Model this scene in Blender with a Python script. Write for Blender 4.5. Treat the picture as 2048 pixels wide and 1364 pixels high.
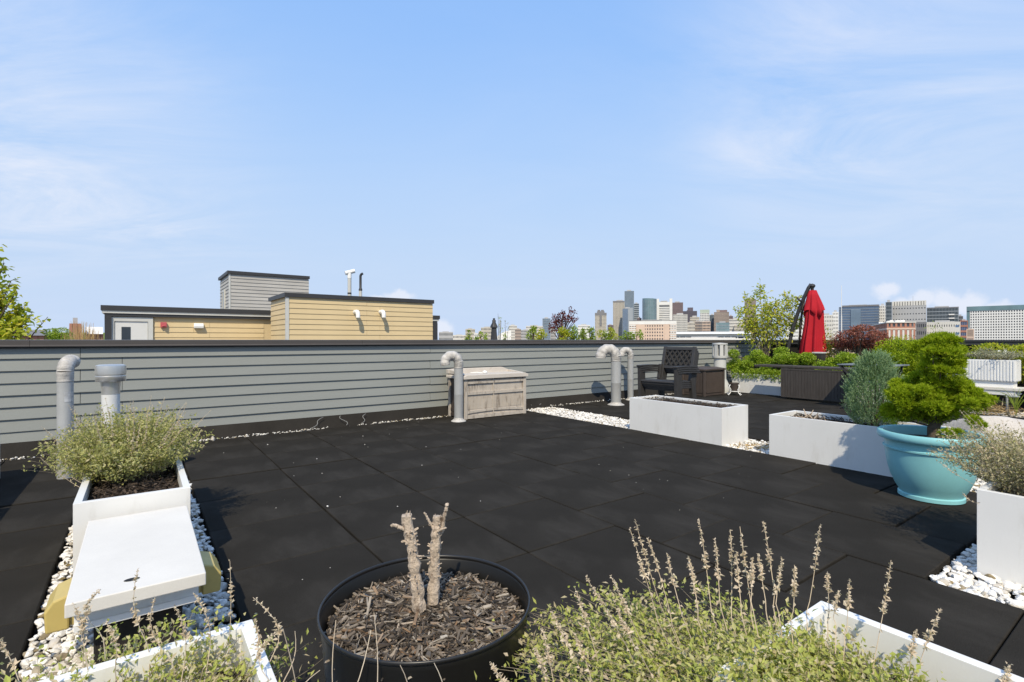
import bpy, math
import numpy as np
from mathutils import Vector, Matrix
rng = np.random.default_rng(7)
R = math.radians
SC = bpy.context.scene
COL = SC.collection
for _o in list(bpy.data.objects): bpy.data.objects.remove(_o)

# ------------------------------------------------------------------ camera, light, exposure
EYE, F, CX, CY = 1.05, 1023.0, 1024.0, 680.0
cam_d = bpy.data.cameras.new('camera'); cam = bpy.data.objects.new('camera', cam_d); COL.objects.link(cam)
cam.location = (0, 0, EYE); cam.rotation_euler = (R(90), 0, 0)
cam_d.sensor_width = 36; cam_d.lens = 36*F/2048; cam_d.shift_y = -2.0/2048
cam_d.clip_start = 0.02; cam_d.clip_end = 20000
SC.camera = cam
SUN_EL, SUN_AZ = 47.5, 1.5                      # light travels towards +Y, a little to +X
sd = bpy.data.lights.new('sun', 'SUN'); sun = bpy.data.objects.new('sun', sd); COL.objects.link(sun)
sd.energy = 2.5; sd.angle = R(0.53); sd.color = (1.0, 0.885, 0.69)
sun.rotation_euler = (R(90-SUN_EL), 0, R(-SUN_AZ)); sun.location = (0, -5, 30)
SC.view_settings.view_transform = 'Standard'; SC.view_settings.look = 'None'
SC.view_settings.gamma = 1.0; SC.view_settings.use_curve_mapping = False
SC.view_settings.exposure = 0.85
try:
    SC.cycles.max_bounces = 8; SC.cycles.use_denoising = True
    SC.cycles.transparent_max_bounces = 8
except Exception: pass

def nd(nt, typ, ins=None, **kw):
    n = nt.nodes.new(typ)
    for k, v in kw.items(): setattr(n, k, v)
    for k, v in (ins or {}).items():
        s = n.inputs[k]
        if isinstance(v, bpy.types.NodeSocket): nt.links.new(v, s)
        else: s.default_value = v
    return n
def mth(nt, op, a, b=None, c=None, clamp=False):
    ins = {0: a}
    if b is not None: ins[1] = b
    if c is not None: ins[2] = c
    return nd(nt, 'ShaderNodeMath', ins, operation=op, use_clamp=clamp).outputs[0]
def ramp(nt, fac, stops):
    r = nd(nt, 'ShaderNodeValToRGB', {'Fac': fac}); cr = r.color_ramp
    while len(cr.elements) < len(stops): cr.elements.new(0.5)
    for e, (p, c) in zip(cr.elements, stops):
        e.position = p; e.color = (*c[:3], 1) if hasattr(c, '__len__') else (c, c, c, 1)
    return r.outputs[0]
def mixc(nt, fac, a, b, bt='MIX'):
    m = nd(nt, 'ShaderNodeMix', data_type='RGBA', blend_type=bt)
    for i, v in ((0, fac), (6, a), (7, b)):
        if isinstance(v, bpy.types.NodeSocket): nt.links.new(v, m.inputs[i])
        else: m.inputs[i].default_value = v if i == 0 else (*v[:3], 1)
    return m.outputs[2]

def build_world():
    w = bpy.data.worlds.new('World'); SC.world = w; w.use_nodes = True
    nt = w.node_tree; nt.nodes.clear()
    sky = nd(nt, 'ShaderNodeTexSky', sky_type='NISHITA', sun_disc=False)
    sky.sun_elevation = R(SUN_EL); sky.sun_rotation = R(180+SUN_AZ)
    sky.altitude = 10; sky.air_density = 1.0; sky.dust_density = 0.35; sky.ozone_density = 2.2
    tc = nd(nt, 'ShaderNodeTexCoord'); d = tc.outputs['Generated']
    sep = nd(nt, 'ShaderNodeSeparateXYZ', {0: d}); x, y, z = sep.outputs
    lum = mth(nt, 'MAXIMUM', nd(nt, 'ShaderNodeRGBToBW', {0: sky.outputs[0]}).outputs[0], 0.01)
    gm = nd(nt, 'ShaderNodeVectorMath', {0: sky.outputs[0], 'Scale': mth(nt, 'POWER', lum, SKY_POW)}, operation='SCALE').outputs[0]
    base = mixc(nt, 1.0, gm, SKY_TINT, 'MULTIPLY')
    hz = nd(nt, 'ShaderNodeMapRange', {'Value': z, 'From Min': -0.02, 'From Max': 0.62, 'To Min': 0.97, 'To Max': 0.0}, interpolation_type='SMOOTHSTEP').outputs[0]
    base = mixc(nt, hz, base, AIR)
    zz = mth(nt, 'ADD', mth(nt, 'MAXIMUM', z, 0.0), 0.16)
    pu = mth(nt, 'DIVIDE', x, zz); pv = mth(nt, 'DIVIDE', y, zz)
    pl = nd(nt, 'ShaderNodeCombineXYZ', {0: pu, 1: pv}).outputs[0]
    mp = nd(nt, 'ShaderNodeMapping', {'Vector': pl, 'Rotation': (0, 0, R(24)), 'Scale': (0.55, 1.15, 1)})
    n1 = nd(nt, 'ShaderNodeTexNoise', {'Vector': mp.outputs[0], 'Scale': 1.5, 'Detail': 9.0, 'Roughness': 0.66, 'Distortion': 0.9}).outputs[0]
    n2 = nd(nt, 'ShaderNodeTexNoise', {'Vector': pl, 'Scale': 0.42, 'Detail': 2.0, 'Roughness': 0.5}).outputs[0]
    wis = mth(nt, 'MULTIPLY', ramp(nt, n1, [(0.36, 0.0), (0.70, 1.0)]), ramp(nt, n2, [(0.34, 0.12), (0.62, 1.0)]))
    def blob(px, py, r, soft, vec=d, sy=1.0):
        c = Vector(((px-CX)/F, 1.0, (CY-py)/F)).normalized()
        df = nd(nt, 'ShaderNodeVectorMath', {0: vec, 1: c}, operation='SUBTRACT').outputs[0]
        df = nd(nt, 'ShaderNodeVectorMath', {0: df, 1: (1, 1, 1/sy)}, operation='MULTIPLY').outputs[0]
        ln = nd(nt, 'ShaderNodeVectorMath', {0: df}, operation='LENGTH').outputs['Value']
        mr = nd(nt, 'ShaderNodeMapRange', {'Value': ln, 'From Min': r, 'From Max': r*(1-soft), 'To Min': 0.0, 'To Max': 1.0}, interpolation_type='SMOOTHSTEP')
        return mr.outputs[0]
    reg = mth(nt, 'ADD', mth(nt, 'ADD', blob(1820, 60, 0.42, 1.0), mth(nt, 'MULTIPLY', blob(120, 270, 0.36, 1.0), 1.0)), mth(nt, 'MULTIPLY', blob(1640, 275, 0.30, 1.0, sy=0.35), 0.45))
    reg = mth(nt, 'ADD', mth(nt, 'ADD', reg, mth(nt, 'MULTIPLY', blob(240, 440, 0.2, 1.0, sy=0.4), 0.5)), 0.10)
    wf = mth(nt, 'MULTIPLY', mth(nt, 'MULTIPLY', wis, reg), 1.05, clamp=True)
    col = mixc(nt, wf, base, CLOUD)
    # fair weather cumulus low over the city
    nz = nd(nt, 'ShaderNodeTexNoise', {'Vector': d, 'Scale': 34.0, 'Detail': 5.0, 'Roughness': 0.6})
    off = nd(nt, 'ShaderNodeVectorMath', {0: nz.outputs['Color'], 1: (0.5, 0.5, 0.5)}, operation='SUBTRACT').outputs[0]
    off = nd(nt, 'ShaderNodeVectorMath', {0: off, 1: (0.03, 0.0, 0.034)}, operation='MULTIPLY').outputs[0]
    dd = nd(nt, 'ShaderNodeVectorMath', {0: d, 1: off}, operation='ADD').outputs[0]
    cum = None
    for (px, py, r, sy) in ((1772, 580, .022, .8), (1848, 596, .021, .95), (1890, 600, .026, .9), (1935, 610, .03, .8), (1985, 622, .03, .6), (1815, 612, .03, .6),
                            (800, 592, .038, .42), (760, 600, .03, .4), (885, 658, .026, .9), (2140, 640, .06, .5), (520, 652, .05, .5), (-80, 640, .05, .5)):
        b = blob(px, py, r, 0.62, dd, sy)
        cum = b if cum is None else mth(nt, 'MAXIMUM', cum, b)
    col = mixc(nt, mth(nt, 'MULTIPLY', cum, 0.75), col, CLOUD)
    bg = nd(nt, 'ShaderNodeBackground', {'Color': col, 'Strength': 0.15})
    nt.links.new(bg.outputs[0], nd(nt, 'ShaderNodeOutputWorld').inputs[0])
SKY_TINT = (1.62, 1.72, 1.72)
SKY_POW = -0.80
AIR = (2.12, 2.62, 3.50)                       # pale air towards the horizon
CLOUD = (3.15, 3.28, 3.65)
build_world()

# ------------------------------------------------------------------ geometry helpers
PHI = math.atan2(1023, 1406)                     # direction of the long parapet in plan
U = Vector((math.cos(PHI), math.sin(PHI), 0)); V = Vector((-math.sin(PHI), math.cos(PHI), 0))
def AB(a, b, z=0.0): return U*a + V*b + Vector((0, 0, z))
def at(px, py, Z): return Vector(((px-CX)/F*Z, Z, EYE+(CY-py)/F*Z))
def gnd(px, py, z=0.0): return at(px, py, (EYE-z)*F/(py-CY))

class MB:
    def __init__(s): s.V = []; s.F = []; s.n = 0
    def add(s, v, *fs):
        v = np.asarray(v, float).reshape(-1, 3)
        for f in fs:
            f = np.asarray(f, np.int64)
            if f.size: s.F.append(f.reshape(-1, f.shape[-1]) + s.n)
        s.V.append(v); s.n += len(v); return s
    def box(s, x0, x1, y0, y1, z0, z1, M=None):
        v = [(x, y, z) for z in (z0, z1) for y in (y0, y1) for x in (x0, x1)]
        if M is not None: v = [M @ Vector(p) for p in v]
        return s.add(v, [(0, 2, 3, 1), (4, 5, 7, 6), (0, 1, 5, 4), (1, 3, 7, 5), (3, 2, 6, 7), (2, 0, 4, 6)])
    def boxes(s, A):
        A = np.asarray(A, float); n = len(A)
        if n == 0: return s
        ix = np.array([(0, 2, 4), (1, 2, 4), (0, 3, 4), (1, 3, 4), (0, 2, 5), (1, 2, 5), (0, 3, 5), (1, 3, 5)])
        v = A[:, ix].reshape(-1, 3)
        f = np.array([(0, 2, 3, 1), (4, 5, 7, 6), (0, 1, 5, 4), (1, 3, 7, 5), (3, 2, 6, 7), (2, 0, 4, 6)])
        return s.add(v, (f[None] + 8*np.arange(n)[:, None, None]).reshape(-1, 4))
    def bar(s, p, q, w, t=None):                    # square bar from p to q
        p, q = Vector(p), Vector(q); d = q-p; L = d.length; t = t or w
        M = Matrix.Translation(p) @ d.to_track_quat('Z', 'Y').to_matrix().to_4x4()
        return s.box(-w/2, w/2, -t/2, t/2, 0, L, M)
    def prism(s, poly, y0, y1):                     # polygon in x,z pulled along y
        n = len(poly); v = [(x, y0, z) for x, z in poly] + [(x, y1, z) for x, z in poly]
        s.add(v, [(i, (i+1) % n, n+(i+1) % n, n+i) for i in range(n)])
        s.F.append(np.array([list(range(n-1, -1, -1))])+s.n-2*n); s.F.append(np.array([list(range(n, 2*n))])+s.n-2*n)
        return s
    def prismx(s, poly, x0, x1):                    # polygon in y,z pulled along x
        n = len(poly); v = [(x0, y, z) for y, z in poly] + [(x1, y, z) for y, z in poly]
        s.add(v, [(i, (i+1) % n, n+(i+1) % n, n+i) for i in range(n)])
        s.F.append(np.array([list(range(n-1, -1, -1))])+s.n-2*n); s.F.append(np.array([list(range(n, 2*n))])+s.n-2*n)
        return s
    def lathe(s, prof, n=32, c=(0, 0, 0), cap=True, wob=None):
        th = np.linspace(0, 2*np.pi, n, endpoint=False); m = len(prof)
        v = np.zeros((m, n, 3))
        for i, (r, z) in enumerate(prof):
            rr = r if wob is None else r*wob(th, z)
            v[i, :, 0] = c[0]+rr*np.cos(th); v[i, :, 1] = c[1]+rr*np.sin(th); v[i, :, 2] = c[2]+z
        i, j = np.meshgrid(np.arange(m-1), np.arange(n), indexing='ij'); j2 = (j+1) % n
        s.add(v.reshape(-1, 3), np.stack([i*n+j, i*n+j2, (i+1)*n+j2, (i+1)*n+j], -1).reshape(-1, 4))
        if cap:
            s.F.append(np.array([list(range(n-1, -1, -1))])+s.n-m*n); s.F.append(np.array([list(range((m-1)*n, m*n))])+s.n-m*n)
        return s
    def tube(s, pts, r, n=8, cap=True, jit=0.0):
        pts = [Vector(p) for p in pts]; m = len(pts); rs = [r]*m if np.isscalar(r) else list(r)
        v = np.zeros((m, n, 3)); nrm = None
        for i, p in enumerate(pts):
            t = (pts[min(i+1, m-1)]-pts[max(i-1, 0)]).normalized()
            if nrm is None:
                nrm = t.orthogonal().normalized()
            nrm = (nrm - t*nrm.dot(t)).normalized(); bn = t.cross(nrm)
            for k in range(n):
                a = 2*math.pi*k/n; q = rs[i]*(1+(rng.normal()*jit if jit else 0))
                v[i, k] = p + nrm*(math.cos(a)*q) + bn*(math.sin(a)*q)
        i, j = np.meshgrid(np.arange(m-1), np.arange(n), indexing='ij'); j2 = (j+1) % n
        s.add(v.reshape(-1, 3), np.stack([i*n+j, i*n+j2, (i+1)*n+j2, (i+1)*n+j], -1).reshape(-1, 4))
        if cap:
            s.F.append(np.array([list(range(n-1, -1, -1))])+s.n-m*n); s.F.append(np.array([list(range((m-1)*n, m*n))])+s.n-m*n)
        return s
    def mesh(s, name, smooth=None):
        me = bpy.data.meshes.new(name)
        if not s.V: return me
        v = np.concatenate(s.V); me.vertices.add(len(v)); me.vertices.foreach_set('co', v.astype(np.float32).ravel())
        lp = np.concatenate([f.ravel() for f in s.F]); tot = np.concatenate([np.full(len(f), f.shape[1]) for f in s.F])
        st = np.concatenate([[0], np.cumsum(tot)[:-1]])
        me.loops.add(len(lp)); me.loops.foreach_set('vertex_index', lp.astype(np.int32))
        me.polygons.add(len(tot)); me.polygons.foreach_set('loop_start', st.astype(np.int32))
        try: me.polygons.foreach_set('loop_total', tot.astype(np.int32))
        except Exception: pass
        me.update(calc_edges=True)
        me.polygons.foreach_set('use_smooth', np.full(len(tot), smooth is not None))
        if smooth is not None:
            if smooth < 180: me.set_sharp_from_angle(angle=R(smooth))
        return me
    def build(s, name, m, parent=None, smooth=None, bevel=0.0, loc=None, rz=None):
        return link(name, s.mesh(name, smooth), m, parent, bevel, loc, rz)

def link(name, me, m, parent=None, bevel=0.0, loc=None, rz=None):
    o = bpy.data.objects.new(name, me); COL.objects.link(o)
    if m is not None and not me.materials: me.materials.append(m)
    if parent is not None: o.parent = parent
    if loc is not None: o.location = loc
    if rz is not None: o.rotation_euler = (0, 0, rz)
    if bevel:
        b = o.modifiers.new('bevel', 'BEVEL'); b.width = bevel; b.segments = 2; b.limit_method = 'ANGLE'; b.angle_limit = R(40); b.harden_normals = False
    return o
def tag(o, label=None, cat=None, group=None, kind=None):
    for k, v in (('label', label), ('category', cat), ('group', group), ('kind', kind)):
        if v: o[k] = v
    return o
def thing(name, label, cat, loc, rz=PHI, group=None):
    o = bpy.data.objects.new(name, None); COL.objects.link(o); o.empty_display_size = 0.1
    o.location = loc; o.rotation_euler = (0, 0, rz)
    return tag(o, label, cat, group)
def kids(o): return [c for c in COL.objects if c.parent == o]
def dup(o, parent=None):
    c = o.copy(); COL.objects.link(c); c.parent = parent
    for k in kids(o): dup(k, c)
    return c

# ------------------------------------------------------------------ materials
MATS = {}
def mat(name, col, rough=0.6, var=0.12, vs=6.0, fine=0.0, fs=200.0, bump=0.0, bs=80.0, metal=0.0, spec=0.5, stretch=(1, 1, 1),
        isl=None, dirt=None, transl=0.0, alpha=None, coat=0.0):
    """principled surface: base colour broken by soft noise (var), fine grain (fine), per-piece colours (isl), stains (dirt)."""
    m = bpy.data.materials.new(name); m.use_nodes = True; nt = m.node_tree; nt.nodes.clear()
    out = nd(nt, 'ShaderNodeOutputMaterial'); bs_ = nd(nt, 'ShaderNodeBsdfPrincipled')
    co = nd(nt, 'ShaderNodeTexCoord').outputs['Object']
    vec = nd(nt, 'ShaderNodeMapping', {'Vector': co, 'Scale': stretch}).outputs[0]
    if isl:
        g = nd(nt, 'ShaderNodeNewGeometry'); c = ramp(nt, g.outputs['Random Per Island'], [(i/max(1, len(isl)-1), q) for i, q in enumerate(isl)])
    else:
        c = nd(nt, 'ShaderNodeRGB'); c.outputs[0].default_value = (*col, 1); c = c.outputs[0]
    if var:
        n = nd(nt, 'ShaderNodeTexNoise', {'Vector': vec, 'Scale': vs, 'Detail': 6.0, 'Roughness': 0.62}).outputs[0]
        c = mixc(nt, 1.0, c, ramp(nt, n, [(0.28, 1-var), (0.72, 1+var)]), 'MULTIPLY')
    if fine:
        n = nd(nt, 'ShaderNodeTexNoise', {'Vector': co, 'Scale': fs, 'Detail': 2.0, 'Roughness': 0.7}).outputs[0]
        c = mixc(nt, 1.0, c, ramp(nt, n, [(0.3, 1-fine), (0.7, 1+fine)]), 'MULTIPLY')
    if dirt:
        dc, ds, dstr, lo, hi = dirt
        dv = nd(nt, 'ShaderNodeMapping', {'Vector': co, 'Scale': dstr}).outputs[0]
        n = nd(nt, 'ShaderNodeTexNoise', {'Vector': dv, 'Scale': ds, 'Detail': 7.0, 'Roughness': 0.68}).outputs[0]
        c = mixc(nt, ramp(nt, n, [(lo, 0.0), (hi, 1.0)]), c, dc)
    nt.links.new(c, bs_.inputs['Base Color'])
    bs_.inputs['Roughness'].default_value = rough; bs_.inputs['Metallic'].default_value = metal
    bs_.inputs['Specular IOR Level'].default_value = spec
    if coat: bs_.inputs['Coat Weight'].default_value = coat
    if bump:
        n = nd(nt, 'ShaderNodeTexNoise', {'Vector': vec, 'Scale': bs, 'Detail': 4.0, 'Roughness': 0.6}).outputs[0]
        b = nd(nt, 'ShaderNodeBump', {'Height': n, 'Strength': bump, 'Distance': 0.01})
        nt.links.new(b.outputs[0], bs_.inputs['Normal'])
    sh = bs_.outputs[0]
    if transl:
        t = nd(nt, 'ShaderNodeBsdfTranslucent'); nt.links.new(mixc(nt, 1.0, c, (1.25, 1.35, 0.55), 'MULTIPLY'), t.inputs[0])
        sh = nd(nt, 'ShaderNodeMixShader', {0: transl, 1: sh, 2: t.outputs[0]}).outputs[0]
    nt.links.new(sh, out.inputs[0]); MATS[name] = m
    return m
M_ = dict(
 rubber=mat('black rubber tile', (0.0250, 0.0229, 0.0198), 0.97, 0.20, 2.3, 0.42, 300, 0.4, 300, spec=0.08, dirt=((0.053, 0.049, 0.044), 2.6, (1, 0.5, 1), 0.50, 0.90)),
 membrane=mat('black roof membrane', (0.027, 0.0245, 0.0215), 0.85, 0.25, 2.2, 0.1, 90, 0.15, 12, spec=0.12),
 siding=mat('sage grey painted siding', (0.250, 0.262, 0.247), 0.62, 0.05, 2.0, 0.03, 150, 0.08, 60, stretch=(0.3, 2, 2), spec=0.35),
 siding_tan=mat('tan painted siding', (0.60, 0.47, 0.27), 0.6, 0.05, 2.0, 0, 1, 0, spec=0.3),
 siding_grey=mat('weathered grey siding', (0.40, 0.385, 0.36), 0.7, 0.12, 1.2, stretch=(1, 1, 4), spec=0.3),
 bronze=mat('dark bronze metal', (0.070, 0.062, 0.057), 0.45, 0.1, 2.0, spec=0.45),
 char=mat('charcoal metal', (0.038, 0.038, 0.040), 0.5, 0.1, 3.0, spec=0.4),
 trim=mat('pale grey trim', (0.52, 0.52, 0.49), 0.55, 0.06, 3.0),
 white=mat('white powder coated metal', (0.74, 0.735, 0.712), 0.42, 0.05, 1.6, 0.012, 300, 0.0, spec=0.45, dirt=((0.57, 0.55, 0.50), 4.0, (2.2, 2.2, 0.5), 0.54, 0.90)),
 whitetop=mat('white weathered board', (0.665, 0.635, 0.575), 0.6, 0.05, 5.0, 0.03, 250, dirt=((0.62, 0.60, 0.55), 4.0, (1, 1, 1), 0.62, 0.9)),
 whitepl=mat('white plastic', (0.80, 0.80, 0.78), 0.4, 0.04, 5.0),
 galv=mat('galvanised steel', (0.40, 0.405, 0.40), 0.4, 0.12, 9.0, 0.05, 120, 0.05, 40, metal=0.2, stretch=(1, 1, 0.4)),
 dusty=mat('dusty aluminium', (0.47, 0.45, 0.42), 0.7, 0.3, 14.0, 0.1, 140, 0.25, 60, metal=0.15, dirt=((0.20, 0.175, 0.15), 12.0, (1, 1, 1), 0.58, 0.8)),
 alu=mat('bright aluminium', (0.68, 0.655, 0.61), 0.32, 0.1, 9.0, metal=0.8),
 soil=mat('dark potting soil', (0.028, 0.021, 0.016), 0.95, 0.4, 30.0, 0.3, 160, 0.8, 60, spec=0.2),
 chips=mat('bark mulch chips', None, 0.85, 0.2, 60.0, bump=0.3, bs=160, stretch=(1, 1, 1), isl=[(0.022, 0.018, 0.015), (0.03, 0.025, 0.02), (0.075, 0.058, 0.044), (0.035, 0.029, 0.024), (0.09, 0.07, 0.053), (0.20, 0.163, 0.125), (0.05, 0.041, 0.033), (0.30, 0.25, 0.195), (0.12, 0.094, 0.07), (0.04, 0.034, 0.028), (0.24, 0.15, 0.085), (0.42, 0.37, 0.30), (0.16, 0.13, 0.10), (0.055, 0.046, 0.038), (0.25, 0.21, 0.165)], spec=0.25),
 chips_dark=mat('dark bark mulch', None, 0.9, 0.2, 60.0, bump=0.3, bs=160, isl=[(0.022, 0.017, 0.014), (0.06, 0.044, 0.033), (0.035, 0.027, 0.021), (0.10, 0.072, 0.052), (0.03, 0.024, 0.02), (0.16, 0.12, 0.09)], spec=0.2),
 stone=mat('white marble gravel', None, 0.62, 0.10, 40.0, bump=0.25, bs=70, isl=[(0.78, 0.755, 0.71), (0.70, 0.67, 0.62), (0.82, 0.80, 0.76), (0.74, 0.71, 0.655), (0.62, 0.585, 0.53), (0.80, 0.78, 0.735), (0.76, 0.735, 0.69), (0.50, 0.46, 0.40), (0.81, 0.79, 0.75), (0.72, 0.70, 0.66), (0.20, 0.14, 0.045), (0.79, 0.77, 0.73)]),
 granite=mat('pale granite', (0.50, 0.465, 0.425), 0.85, 0.1, 5.0, 0.16, 160, 0.4, 50, spec=0.25),
 teal=mat('turquoise plastic', (0.235, 0.53, 0.56), 0.42, 0.07, 5.0, 0.02, 160, spec=0.4, dirt=((0.33, 0.58, 0.60), 5.0, (1, 1, 0.35), 0.58, 0.9)),
 blackpl=mat('black glossy plastic', (0.011, 0.0105, 0.0095), 0.38, 0.15, 6.0, spec=0.28, dirt=((0.028, 0.026, 0.023), 9.0, (1, 1, 1), 0.62, 0.95)),
 resin=mat('charcoal resin', (0.036, 0.034, 0.033), 0.5, 0.12, 12.0, 0.05, 200, 0.06, 120, spec=0.4),
 brownresin=mat('brown resin', (0.068, 0.053, 0.045), 0.55, 0.12, 10.0, bump=0.06, bs=90, spec=0.35),
 beige=mat('weathered beige resin', (0.465, 0.415, 0.355), 0.7, 0.10, 7.0, 0.05, 160, dirt=((0.12, 0.09, 0.068), 9.0, (1.6, 1.6, 0.38), 0.52, 0.74), spec=0.25),
 beigetop=mat('dusty beige resin lid', (0.54, 0.495, 0.44), 0.75, 0.08, 7.0, dirt=((0.30, 0.25, 0.20), 5.0, (1, 1, 1), 0.62, 0.85), spec=0.2),
 darkbox=mat('dark brown panel', (0.055, 0.042, 0.036), 0.6, 0.2, 6.0),
 tabled=mat('weathered dark slats', (0.060, 0.052, 0.046), 0.6, 0.22, 9.0, stretch=(3, 3, 0.5), dirt=((0.13, 0.12, 0.11), 7.0, (2, 2, 0.3), 0.6, 0.9), spec=0.35),
 slate=mat('grey steel table top', (0.14, 0.155, 0.17), 0.4, 0.1, 5.0, spec=0.5),
 red=mat('red umbrella cloth', (0.40, 0.016, 0.026), 0.8, 0.10, 7.0, 0.05, 300, spec=0.15, transl=0.0),
 yellow=mat('yellowed translucent plastic', (0.50, 0.39, 0.13), 0.4, 0.10, 8.0, spec=0.45, dirt=((0.34, 0.26, 0.09), 9.0, (1, 1, 1), 0.58, 0.85)),
 wood=mat('bleached dead wood', (0.47, 0.385, 0.30), 0.85, 0.2, 40.0, 0.2, 180, 0.7, 90, spec=0.2, dirt=((0.15, 0.105, 0.075), 70.0, (1, 1, 0.5), 0.52, 0.68)),
 twig=mat('dry twig', (0.50, 0.41, 0.30), 0.85, 0.2, 20.0, spec=0.2),
 bark=mat('grey brown bark', (0.10, 0.078, 0.058), 0.9, 0.3, 30.0, bump=0.5, bs=60, spec=0.2),
 whip=mat('pale shrub stem', (0.26, 0.22, 0.16), 0.8, 0.2, 20.0, spec=0.2),
 dry=mat('dry seed heads', None, 0.85, 0.1, 30, isl=[(0.60, 0.50, 0.39), (0.68, 0.59, 0.48), (0.50, 0.40, 0.30), (0.64, 0.55, 0.45)], transl=0.2, spec=0.15),
 straw=mat('straw', None, 0.8, 0.1, 30, isl=[(0.50, 0.34, 0.15), (0.58, 0.43, 0.22), (0.42, 0.26, 0.11), (0.55, 0.47, 0.30)], transl=0.15, spec=0.2),
 catmint=mat('grey green small leaves', None, 0.6, 0.1, 20, isl=[(0.37, 0.365, 0.13), (0.46, 0.44, 0.20), (0.29, 0.30, 0.095), (0.42, 0.41, 0.14), (0.50, 0.44, 0.28), (0.34, 0.345, 0.105)], transl=0.3, spec=0.3),
 catmint2=mat('fresh green small leaves', None, 0.6, 0.1, 20, isl=[(0.40, 0.43, 0.11), (0.48, 0.48, 0.16), (0.31, 0.35, 0.08), (0.55, 0.49, 0.28), (0.52, 0.43, 0.31), (0.37, 0.41, 0.09), (0.44, 0.46, 0.13)], transl=0.32, spec=0.3),
 thyme=mat('dusty olive leaves', None, 0.65, 0.1, 20, isl=[(0.38, 0.35, 0.19), (0.48, 0.42, 0.27), (0.30, 0.28, 0.14), (0.54, 0.45, 0.33), (0.33, 0.35, 0.12)], transl=0.25, spec=0.25),
 pine=mat('bright green needles', None, 0.6, 0.1, 10, isl=[(0.27, 0.36, 0.012), (0.34, 0.43, 0.014), (0.21, 0.295, 0.010), (0.40, 0.46, 0.022)], transl=0.3, spec=0.25),
 juniper=mat('blue green juniper', None, 0.65, 0.1, 10, isl=[(0.21, 0.32, 0.165), (0.28, 0.39, 0.21), (0.15, 0.245, 0.12), (0.36, 0.46, 0.27)], transl=0.2, spec=0.25),
 box=mat('boxwood leaves', None, 0.5, 0.1, 10, isl=[(0.24, 0.36, 0.022), (0.32, 0.43, 0.03), (0.17, 0.27, 0.017), (0.40, 0.48, 0.05)], transl=0.28, spec=0.4),
 lime=mat('yellow green leaves', None, 0.55, 0.1, 10, isl=[(0.38, 0.43, 0.036), (0.48, 0.49, 0.055), (0.28, 0.35, 0.03), (0.54, 0.47, 0.055), (0.42, 0.46, 0.042)], transl=0.4, spec=0.35),
 green=mat('mid green leaves', None, 0.55, 0.1, 10, isl=[(0.23, 0.32, 0.04), (0.30, 0.38, 0.055), (0.16, 0.24, 0.028)], transl=0.3, spec=0.35),
 plum=mat('dark red maple leaves', None, 0.55, 0.1, 10, isl=[(0.12, 0.026, 0.03), (0.18, 0.042, 0.042), (0.07, 0.017, 0.022), (0.22, 0.06, 0.045)], transl=0.25, spec=0.3),
 rust=mat('rusty red maple leaves', None, 0.6, 0.1, 10, isl=[(0.26, 0.085, 0.06), (0.35, 0.13, 0.095), (0.18, 0.052, 0.04), (0.42, 0.20, 0.15)], transl=0.25, spec=0.25),
 silver=mat('silvery leaves', None, 0.7, 0.1, 10, isl=[(0.34, 0.34, 0.24), (0.42, 0.41, 0.31), (0.25, 0.26, 0.17)], transl=0.2, spec=0.2),
 petal=mat('white petals', (0.82, 0.80, 0.76), 0.6, 0.05, 10, transl=0.2),
 pink=mat('pale pink petals', (0.75, 0.55, 0.45), 0.6, 0.1, 10, transl=0.2),
 glass_d=mat('dark window glass', (0.03, 0.04, 0.05), 0.15, 0.3, 0.2, spec=0.6),
 doorgrey=mat('grey painted door', (0.62, 0.62, 0.60), 0.5, 0.04, 3.0),
 firered=mat('faded red plastic', (0.50, 0.10, 0.11), 0.5, 0.1, 8.0),
 brick_red=mat('red brick', (0.33, 0.125, 0.085), 0.85, 0.15, 0.6),
 ground=mat('city ground', (0.13, 0.135, 0.12), 0.9, 0.3, 0.02),
 tape=mat('silver tape', (0.6, 0.6, 0.6), 0.35, 0.3, 25.0, metal=0.4),
 wire=mat('grey wire', (0.26, 0.26, 0.25), 0.5, 0.1, 10.0),
 dark=mat('black recess', (0.012, 0.012, 0.012), 0.8, 0.1, 5.0),
 tan_roof=mat('grey gravel roof', (0.25, 0.25, 0.24), 0.9, 0.15, 0.8),
)

# ------------------------------------------------------------------ scattered pieces
def unit(v): return v/np.maximum(np.linalg.norm(v, axis=-1, keepdims=True), 1e-9)
def rdirs(n): return unit(rng.normal(size=(n, 3)))
def leaves(mb, P, D, L, W, fold=0.15, up=0.95):
    """kite leaves with a folded midrib; P (n,3) stalk ends, D unit directions."""
    n = len(P); L = np.broadcast_to(np.asarray(L, float), (n,))[:, None]; W = np.broadcast_to(np.asarray(W, float), (n,))[:, None]
    D = unit(D); S = unit(np.cross(D, rdirs(n)*0.75+np.array([0, 0, up]))); Up = np.cross(S, D)
    m = P+D*L*0.42+Up*W*fold
    v = np.stack([P, m+S*W*0.5, P+D*L-Up*W*fold*0.6, m-S*W*0.5], 1).reshape(-1, 3)
    k = 4*np.arange(n)[:, None]
    mb.add(v, np.concatenate([k+[0, 1, 2], k+[0, 2, 3]])); return mb
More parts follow.
